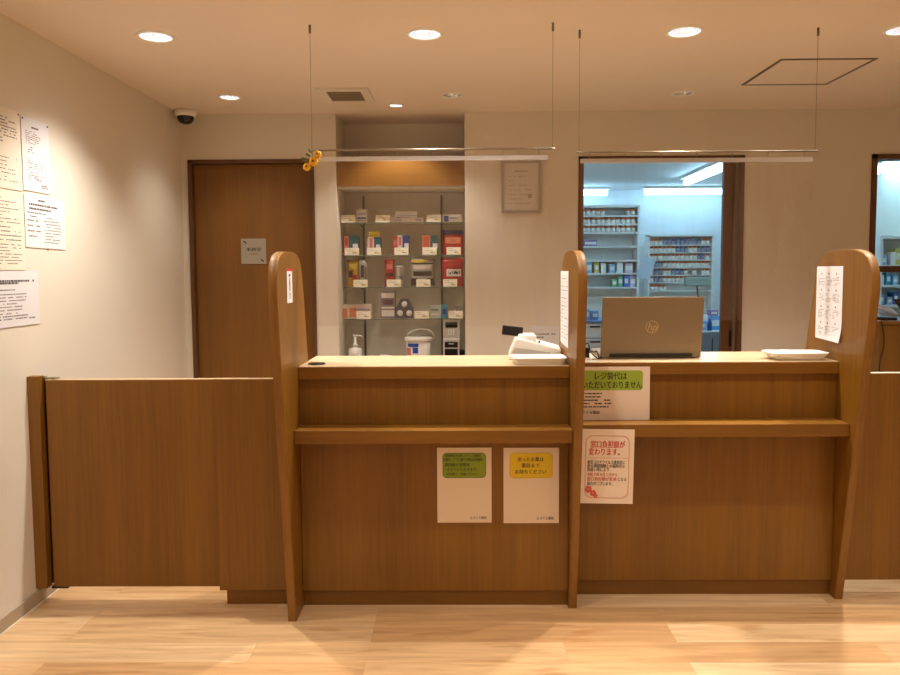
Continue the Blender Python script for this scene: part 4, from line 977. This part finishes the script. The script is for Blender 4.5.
# small bottles
pb = None
def bottle(x, y, z, h, capm, bodym, label, group, protos={}):
    key = (capm.name, bodym.name, round(h,3))
    if key not in protos:
        m = MB(); r = h*.38
        m.lathe([(0,0),(r,0),(r,h*.62),(r*.7,h*.7)], 0, 0, 10, 1); m.lathe([(r*.8,h*.68),(r*.8,h),(0,h)], 0, 0, 10, 0)
        o = m.build('medicine_bottle', [capm, bodym], org=(0,0,0)); o.location = (x,y,z); tag(o, label, 'bottle', group); protos[key] = o
    else:
        o = protos[key].copy(); C.objects.link(o); o.location = (x,y,z); tag(o, label, 'bottle', group)
capo = solid('orange_brown_cap', (226,112,48)); bodw = solid('white_bottle', (246,240,230)); capb = solid('slate_blue_cap', (92,104,140)); bodg = solid('grey_blue_bottle', (150,160,180)); blub = solid('pale_blue_pack', (130,190,220)); grb = solid('green_pack', (110,190,150)); 
rz3 = [sz(py, 610, YD) for py in (215.3, 223.8)]+[bz[0]]
for row, skip in enumerate(((5,6,7,8),(),())):
    for i in range(11):
        if i in skip: continue
        x = sx(583+i*5.0, 220, YD+.06)
        bottle(x, YD+.06, rz3[row]+.0005, .078, capo, bodw, f'small white bottle with orange cap on the {["topmost","second","third"][row]} board of the left shelves', f'orange capped bottles, {["topmost","second","third"][row]} board of the left shelves')
def pack(px0, px1, py, z, Y, mt, label, hgt=None, dep=.1, name='medicine_pack'):
    xa, xb = sx(px0,270,Y), sx(px1,270,Y); zt = sz(py,(px0+px1)/2,Y)
    z += .0006
    m = MB(); m.box(xa, xb, Y, Y+dep, z, zt, .004); m.box(xa+.01, xb-.01, Y-.002, Y, z+(zt-z)*.3, z+(zt-z)*.7, mi=1)
    o = m.build(name, [mt, bodw], org=((xa+xb)/2, Y, z)); tag(o, label, 'pack')
Yk = YD+.05
pack(584,597,240,bz[1],Yk,solid('mauve_pack',(150,110,160)),'mauve flat pack on the second board of the left dispensary shelves')
pack(586,592,262,bz[3],Yk,blub,'pale blue pack left of the yellow container in the dispensary')
pack(594,599,262,bz[3],Yk,solid('yellow_container',(220,190,90)),'yellow container on the fourth board of the dispensary shelves')
pack(601,606,263,bz[3],Yk,bodw,'white container right of the yellow one in the dispensary')
pack(609.5,615,264,bz[3],Yk,blub,'pale blue container in the middle of the fourth board')
pack(617,623,262,bz[3],Yk,bodw,'white pack right of the middle on the fourth board')
pack(625,633,262.8,bz[3],Yk,solid('pink_white_pack',(214,190,200)),'pinkish pack at the right end of the fourth board')
pack(612,617,279,bz[4],Yk,grb,'pale green pack on the fifth dispensary board')
pack(618,623,276,bz[4],Yk,grb,'taller green pack on the fifth dispensary board')
pack(624,629,275.3,bz[4],Yk,solid('bright_blue_pack',(50,120,210)),'bright blue pack on the fifth dispensary board')
pack(630,636,276,bz[4],Yk,solid('lilac_pack',(190,190,225)),'lilac pack at the right end of the fifth board')
# rack of small bottles
YR = 9.45
x0, x1 = sx(648,270,YR), sx(713,270,YR); rows_py = [241.5, 249, 256.5, 264, 271.5, 279, 287.5]
rz_ = [sz(py+3.2, 680, YR) for py in rows_py]
t = thing('bottle_rack', 'white wall rack with seven rows of small bottles in the dispensary', 'rack', ((x0+x1)/2, YR, 0))
m = MB(); m.box(x0, x1, YR+.14, YR+.17, 0.6, sz(235,680,YR)); m.build('back_board', M['white'], t)
m = MB(); m.box(x0, x0+.02, YR-.01, YR+.14, .0, sz(235,680,YR), .001); m.build('side_board', M['white'], t)
m = MB(); m.box(x1-.02, x1, YR-.01, YR+.14, .0, sz(235,680,YR), .001); m.build('side_board', M['white'], t)
m = MB(); m.box(x0, x1, YR-.01, YR+.14, sz(236.5,680,YR), sz(235,680,YR)+.004, .001); m.build('top_board', M['white'], t)
for z in rz_:
    m = MB(); m.box(x0+.02, x1-.02, YR-.008, YR+.14, z-.012, z, .001); m.build('shelf_strip', M['white'], t)
blue_sets = {0: range(3,12), 1: list(range(6,9))+[11,12,13], 2: (11,12), 3: (1,2), 4: (1,2,5,6,7), 5: (1,2), 6: ()}
for r_, z in enumerate(rz_):
    n = 14 if r_ < 6 else 4
    for i in range(n):
        if r_ in (4,5) and 8 <= i <= 12 and i % 2: continue
        x = x0+.055+(x1-x0-.11)*i/13
        bl = i in blue_sets[r_]
        bottle(x, YR+.05, z+.0006, .074, capb if bl else capo, bodg if bl else bodw, f'small {"slate blue" if bl else "orange capped white"} bottle, row {["one","two","three","four","five","six","seven"][r_]} from the top of the wall rack', f'{"slate blue" if bl else "orange capped"} bottles, row {r_+1} of the wall rack')
# sheet hanging at the shelf side
c = at(646,268,YD-.02)
t = thing('hanging_sheet', 'pale tilted sheet hanging between dispensary shelves and bottle rack', 'sheet', tuple(c))
fr = frame(tuple(c), (math.cos(-.3),0,math.sin(-.3)), (math.sin(.3),0,math.cos(.3)))
m = MB(); slab(m, fr, [(-.085,-.13),(.085,-.13),(.085,.13),(-.085,.13)], 0, .004); m.build('sheet', solid('pale_blue_sheet',(190,205,215)), t)
# small machine in front of the rack
c = at(697,282,8.9)
t = thing('desk_instrument', 'small grey desk instrument on a thin black stalk before the bottle rack', 'instrument', (c.x, 8.9, .9))
m = MB(); m.box(c.x-.15,c.x+.16,8.86,8.94,c.z-.05,c.z+.06,.02); m.build('head', solid('grey_green_plastic',(132,150,140)), t)
m = MB(); m.tube([(c.x,8.9,c.z-.05),(c.x+.02,8.9,c.z-.2),(c.x+.05,8.9,.90)], .01); m.build('stalk', M['black'], t)
# work table below the rack
t = thing('work_table', 'white dispensary work table below the bottle rack', 'table', (3.0, 8.8, 0))
m = MB(); m.box(2.5, 4.2, 8.55, 9.3, .86, .90, .003); m.build('tabletop', M['white'], t)
for x, y in ((2.54,8.6),(4.16,8.6),(2.54,9.25),(4.16,9.25)): m = MB(); m.box(x-.03,x+.03,y-.03,y+.03,0,.86); m.build('leg', M['white_m'], t)
# drawers unit at left, near
YW = 6.4
x0, x1 = sx(572,340,YW), sx(612,340,YW); zt = sz(320.5,592,YW)
t = thing('drawer_cabinet', 'white drawer cabinet with dark handles behind the laptop cable', 'cabinet', ((x0+x1)/2, YW, 0))
m = MB(); m.box(x0, x1, YW+.02, YW+.5, 0, zt-.02, .002); m.build('body', M['white'], t)
m = MB(); m.box(x0-.01, x1+.01, YW-.01, YW+.51, zt-.02, zt, .002); m.build('top_board', solid('blue_grey_top',(120,160,200)), t)
edges = [zt-.024, zt-.155, zt-.285, zt-.42, zt-.6]
for k in range(4):
    m = MB(); m.box(x0+.006, x1-.006, YW, YW+.02, edges[k+1]+.004, edges[k]-.002, .002); dd = m.build('drawer', M['white'], t)
    m = MB(); xm = sx(595,330,YW); m.box(xm-.045, xm+.045, YW-.012, YW, edges[k]-.036, edges[k]-.024, .002); m.build('drawer_handle', M['black'], dd)
pack(586,590,309,zt,YW+.1,blub,'pale blue bottle pack at left on the drawer cabinet')
pack(592,599,311,zt,YW+.1,solid('mid_blue_pack',(80,150,200)),'mid blue pack on the drawer cabinet behind the laptop')
# chair backs
YC = 6.2
c = at(716, 345, YC)
t = thing('office_chair', 'grey office chair with rounded slotted back behind the laptop', 'chair', (c.x, YC+.2, 0))
m = MB(); wch, hch = .22, .44; ztc = sz(332,714,YC)
fr = frame((c.x+.03, YC, ztc-hch/2), (1,0,0), (0,0,1)); slab(m, fr, rrect(wch*1.9, hch, .09, 8), -.02, .02); m.build('backrest', solid('grey_chair_shell',(128,140,146)), t)
m = MB(); xs = sx(711.5,345,YC); m.box(xs-.006, xs+.006, YC-.024, YC-.019, ztc-.16, ztc-.05, .002); m.build('slot', M['ink_gd'], t)
m = MB(); m.box(c.x-.2, c.x+.26, YC+.02, YC+.46, .43, .49, .03); m.build('seat', solid('grey_chair_seat',(110,120,128)), t)
m = MB(); m.tube([(c.x+.03,YC+.24,.05),(c.x+.03,YC+.24,.43)], .028); m.build('column', M['black'], t)
m = MB()
for k in range(5): a = 2*PI*k/5; m.tube([(c.x+.03,YC+.24,.07),(c.x+.03+.26*math.cos(a),YC+.24+.26*math.sin(a),.03)], .03)
m.build('star_base', M['black'], t)
# side table with blue and pink things
YT = 7.2; zt = sz(331,715,YT)
t = thing('side_table', 'white side table with small supplies behind the grey chair', 'table', (sx(716,331,YT), YT, 0))
x0, x1 = sx(698,331,YT), sx(745,331,YT)
m = MB(); m.box(x0, x1, YT, YT+.5, zt-.03, zt, .002); m.build('tabletop', M['white'], t)
for x in (x0+.03, x1-.03):
    for y in (YT+.03, YT+.47): m = MB(); m.box(x-.02,x+.02,y-.02,y+.02,0,zt-.03); m.build('leg', M['white_m'], t)
Yk = YT+.1
pack(702,708,321,zt,Yk,solid('pale_blue_box',(150,190,230)),'pale blue box at left on the dispensary side table')
pack(712,722,316,zt,Yk,solid('sky_blue_box',(110,180,235)),'sky blue box at right on the dispensary side table')
pack(711,719,310,sz(316,716,Yk)+.001,Yk+.01,solid('pink_violet_bag',(170,130,190)),'pinkish violet bag on the sky blue box')
m = MB(); q = at(709.5,330,YT+.05); m.lathe([(0,zt),(.022,zt),(.022,zt+.07),(.01,zt+.09),(.01,zt+.115),(0,zt+.115)], q.x, YT+.05, 14)
tag(m.build('ink_bottle', solid('dark_blue_bottle',(30,60,120)), org=(q.x,YT+.05,zt)), 'small dark blue bottle before the boxes on the side table', 'bottle')
# right window: glazed cabinet inside, oak cabinet outside
YG = 6.6
x0, x1 = sx(879.5,270,YG), sx(940,270,YG); bb = [sz(py,890,YG) for py in (265,285,305)]
t = open_shelf(x0, x1, YG, YG+.35, 0, sz(236,890,YG), [.4,.8]+bb, 'white open cabinet of bottles seen through the right hand window', t_=.025)
for j, (px, py, bi, mt, lb) in enumerate(((884,255,0,blub,'pale blue pack on the upper board of the window cabinet'),(893,252,0,bodw,'white pack on the upper board of the window cabinet'),(897.5,248,0,solid('yellow_pack',(215,205,110)),'yellowish pack at photo edge on the upper board'),
    (882,275,1,bodw,'white pack on the middle board of the window cabinet'),(889,273,1,cy_,'cyan pack on the middle board of the window cabinet'),(896,276,1,blub,'pale blue pack on the middle board of the window cabinet'),
    (883,294,2,blub,'pale blue pack on the lower board of the window cabinet'),(891,297,2,lil,'lilac pack on the lower board of the window cabinet'),(897,292,2,solid('blue_pack_two',(60,120,190)),'blue pack on the lower board of the window cabinet'))):
    pack(px-2.6, px+2.6, py, bb[bi], YG+.05, mt, lb)
YO = 4.62; zt = sz(321,890,YO); x0 = sx(879.5,345,YO)
t = thing('side_cabinet', 'oak cabinet below the right hand window, at the photo edge', 'cabinet', (x0+.5, YO+.2, 0))
m = MB(); m.box(x0, x0+1.0, YO, YO+.38, 0, zt-.02, .002); m.build('body', M['wood'], t)
m = MB(); m.box(x0-.012, x0+1.01, YO-.012, YO+.39, zt-.02, zt, .002); m.build('top_board', M['wood_x'], t)
t = thing('thin_cord', 'thin dark cord hanging down the oak side cabinet', 'cord', (x0+.02, YO-.02, .5))
m = MB(); m.tube(smooth([(881,321,YO-.02),(884,335,YO-.015),(883.5,348,YO-.015),(880,360,YO-.015),(879.5,374,YO-.015),(881,400,YO-.015)]), .0035, 8); m.build('cord', M['black'], t)
t = thing('flat_device', 'black flat device with white papers on the oak side cabinet', 'device', (sx(885,318,YO+.1), YO+.1, zt))
xa, xb = sx(878,316,YO+.1), sx(893,316,YO+.1)
m = MB(); m.box(xa, xb, YO+.05, YO+.25, zt, zt+.02, .004); m.build('body', M['black'], t)
t = thing('loose_papers', 'crumpled white papers lying behind the black flat device', 'papers', (sx(884,310,YO+.25), YO+.28, zt))
m = MB(); xa = sx(883,310,YO+.28)
for k in range(3): m.box(-.07,.07,-.05,.05,-.002,.002,.0, mtx=Matrix.Translation((xa+.02*k, YO+.32, zt+.014+.022*k)) @ Matrix.Rotation(.15*k, 4, 'Y') @ Matrix.Rotation(.2*k, 4, 'X'))
m.build('paper_stack', M['paper'], t)
t = thing('monitor', 'black framed monitor edge with red border at the photo edge', 'monitor', (sx(905,310,YO+.15), YO+.15, zt))
q0, q1 = at(893,299,YO+.12), at(900,318,YO+.12)
fr = frame((q0.x, YO+.12, q0.z), (1,0,0), (-.28,0,1.0)); 
m = MB(); slab(m, fr, [(.06,-.115),(.5,-.115),(.5,0),(0,0)], -.01, .01); m.build('screen_frame', M['black'], t)
m = MB(); slab(m, fr, [(.075,-.100),(.48,-.100),(.48,-.012),(.022,-.012)], .010, .012); m.build('screen_panel', solid('dark_red_screen',(120,30,24),.3), t)
m = MB(); m.box(q0.x+.22, q0.x+.30, YO+.10, YO+.14, zt, q0.z-.05, .003); m.build('stand', M['black'], t)
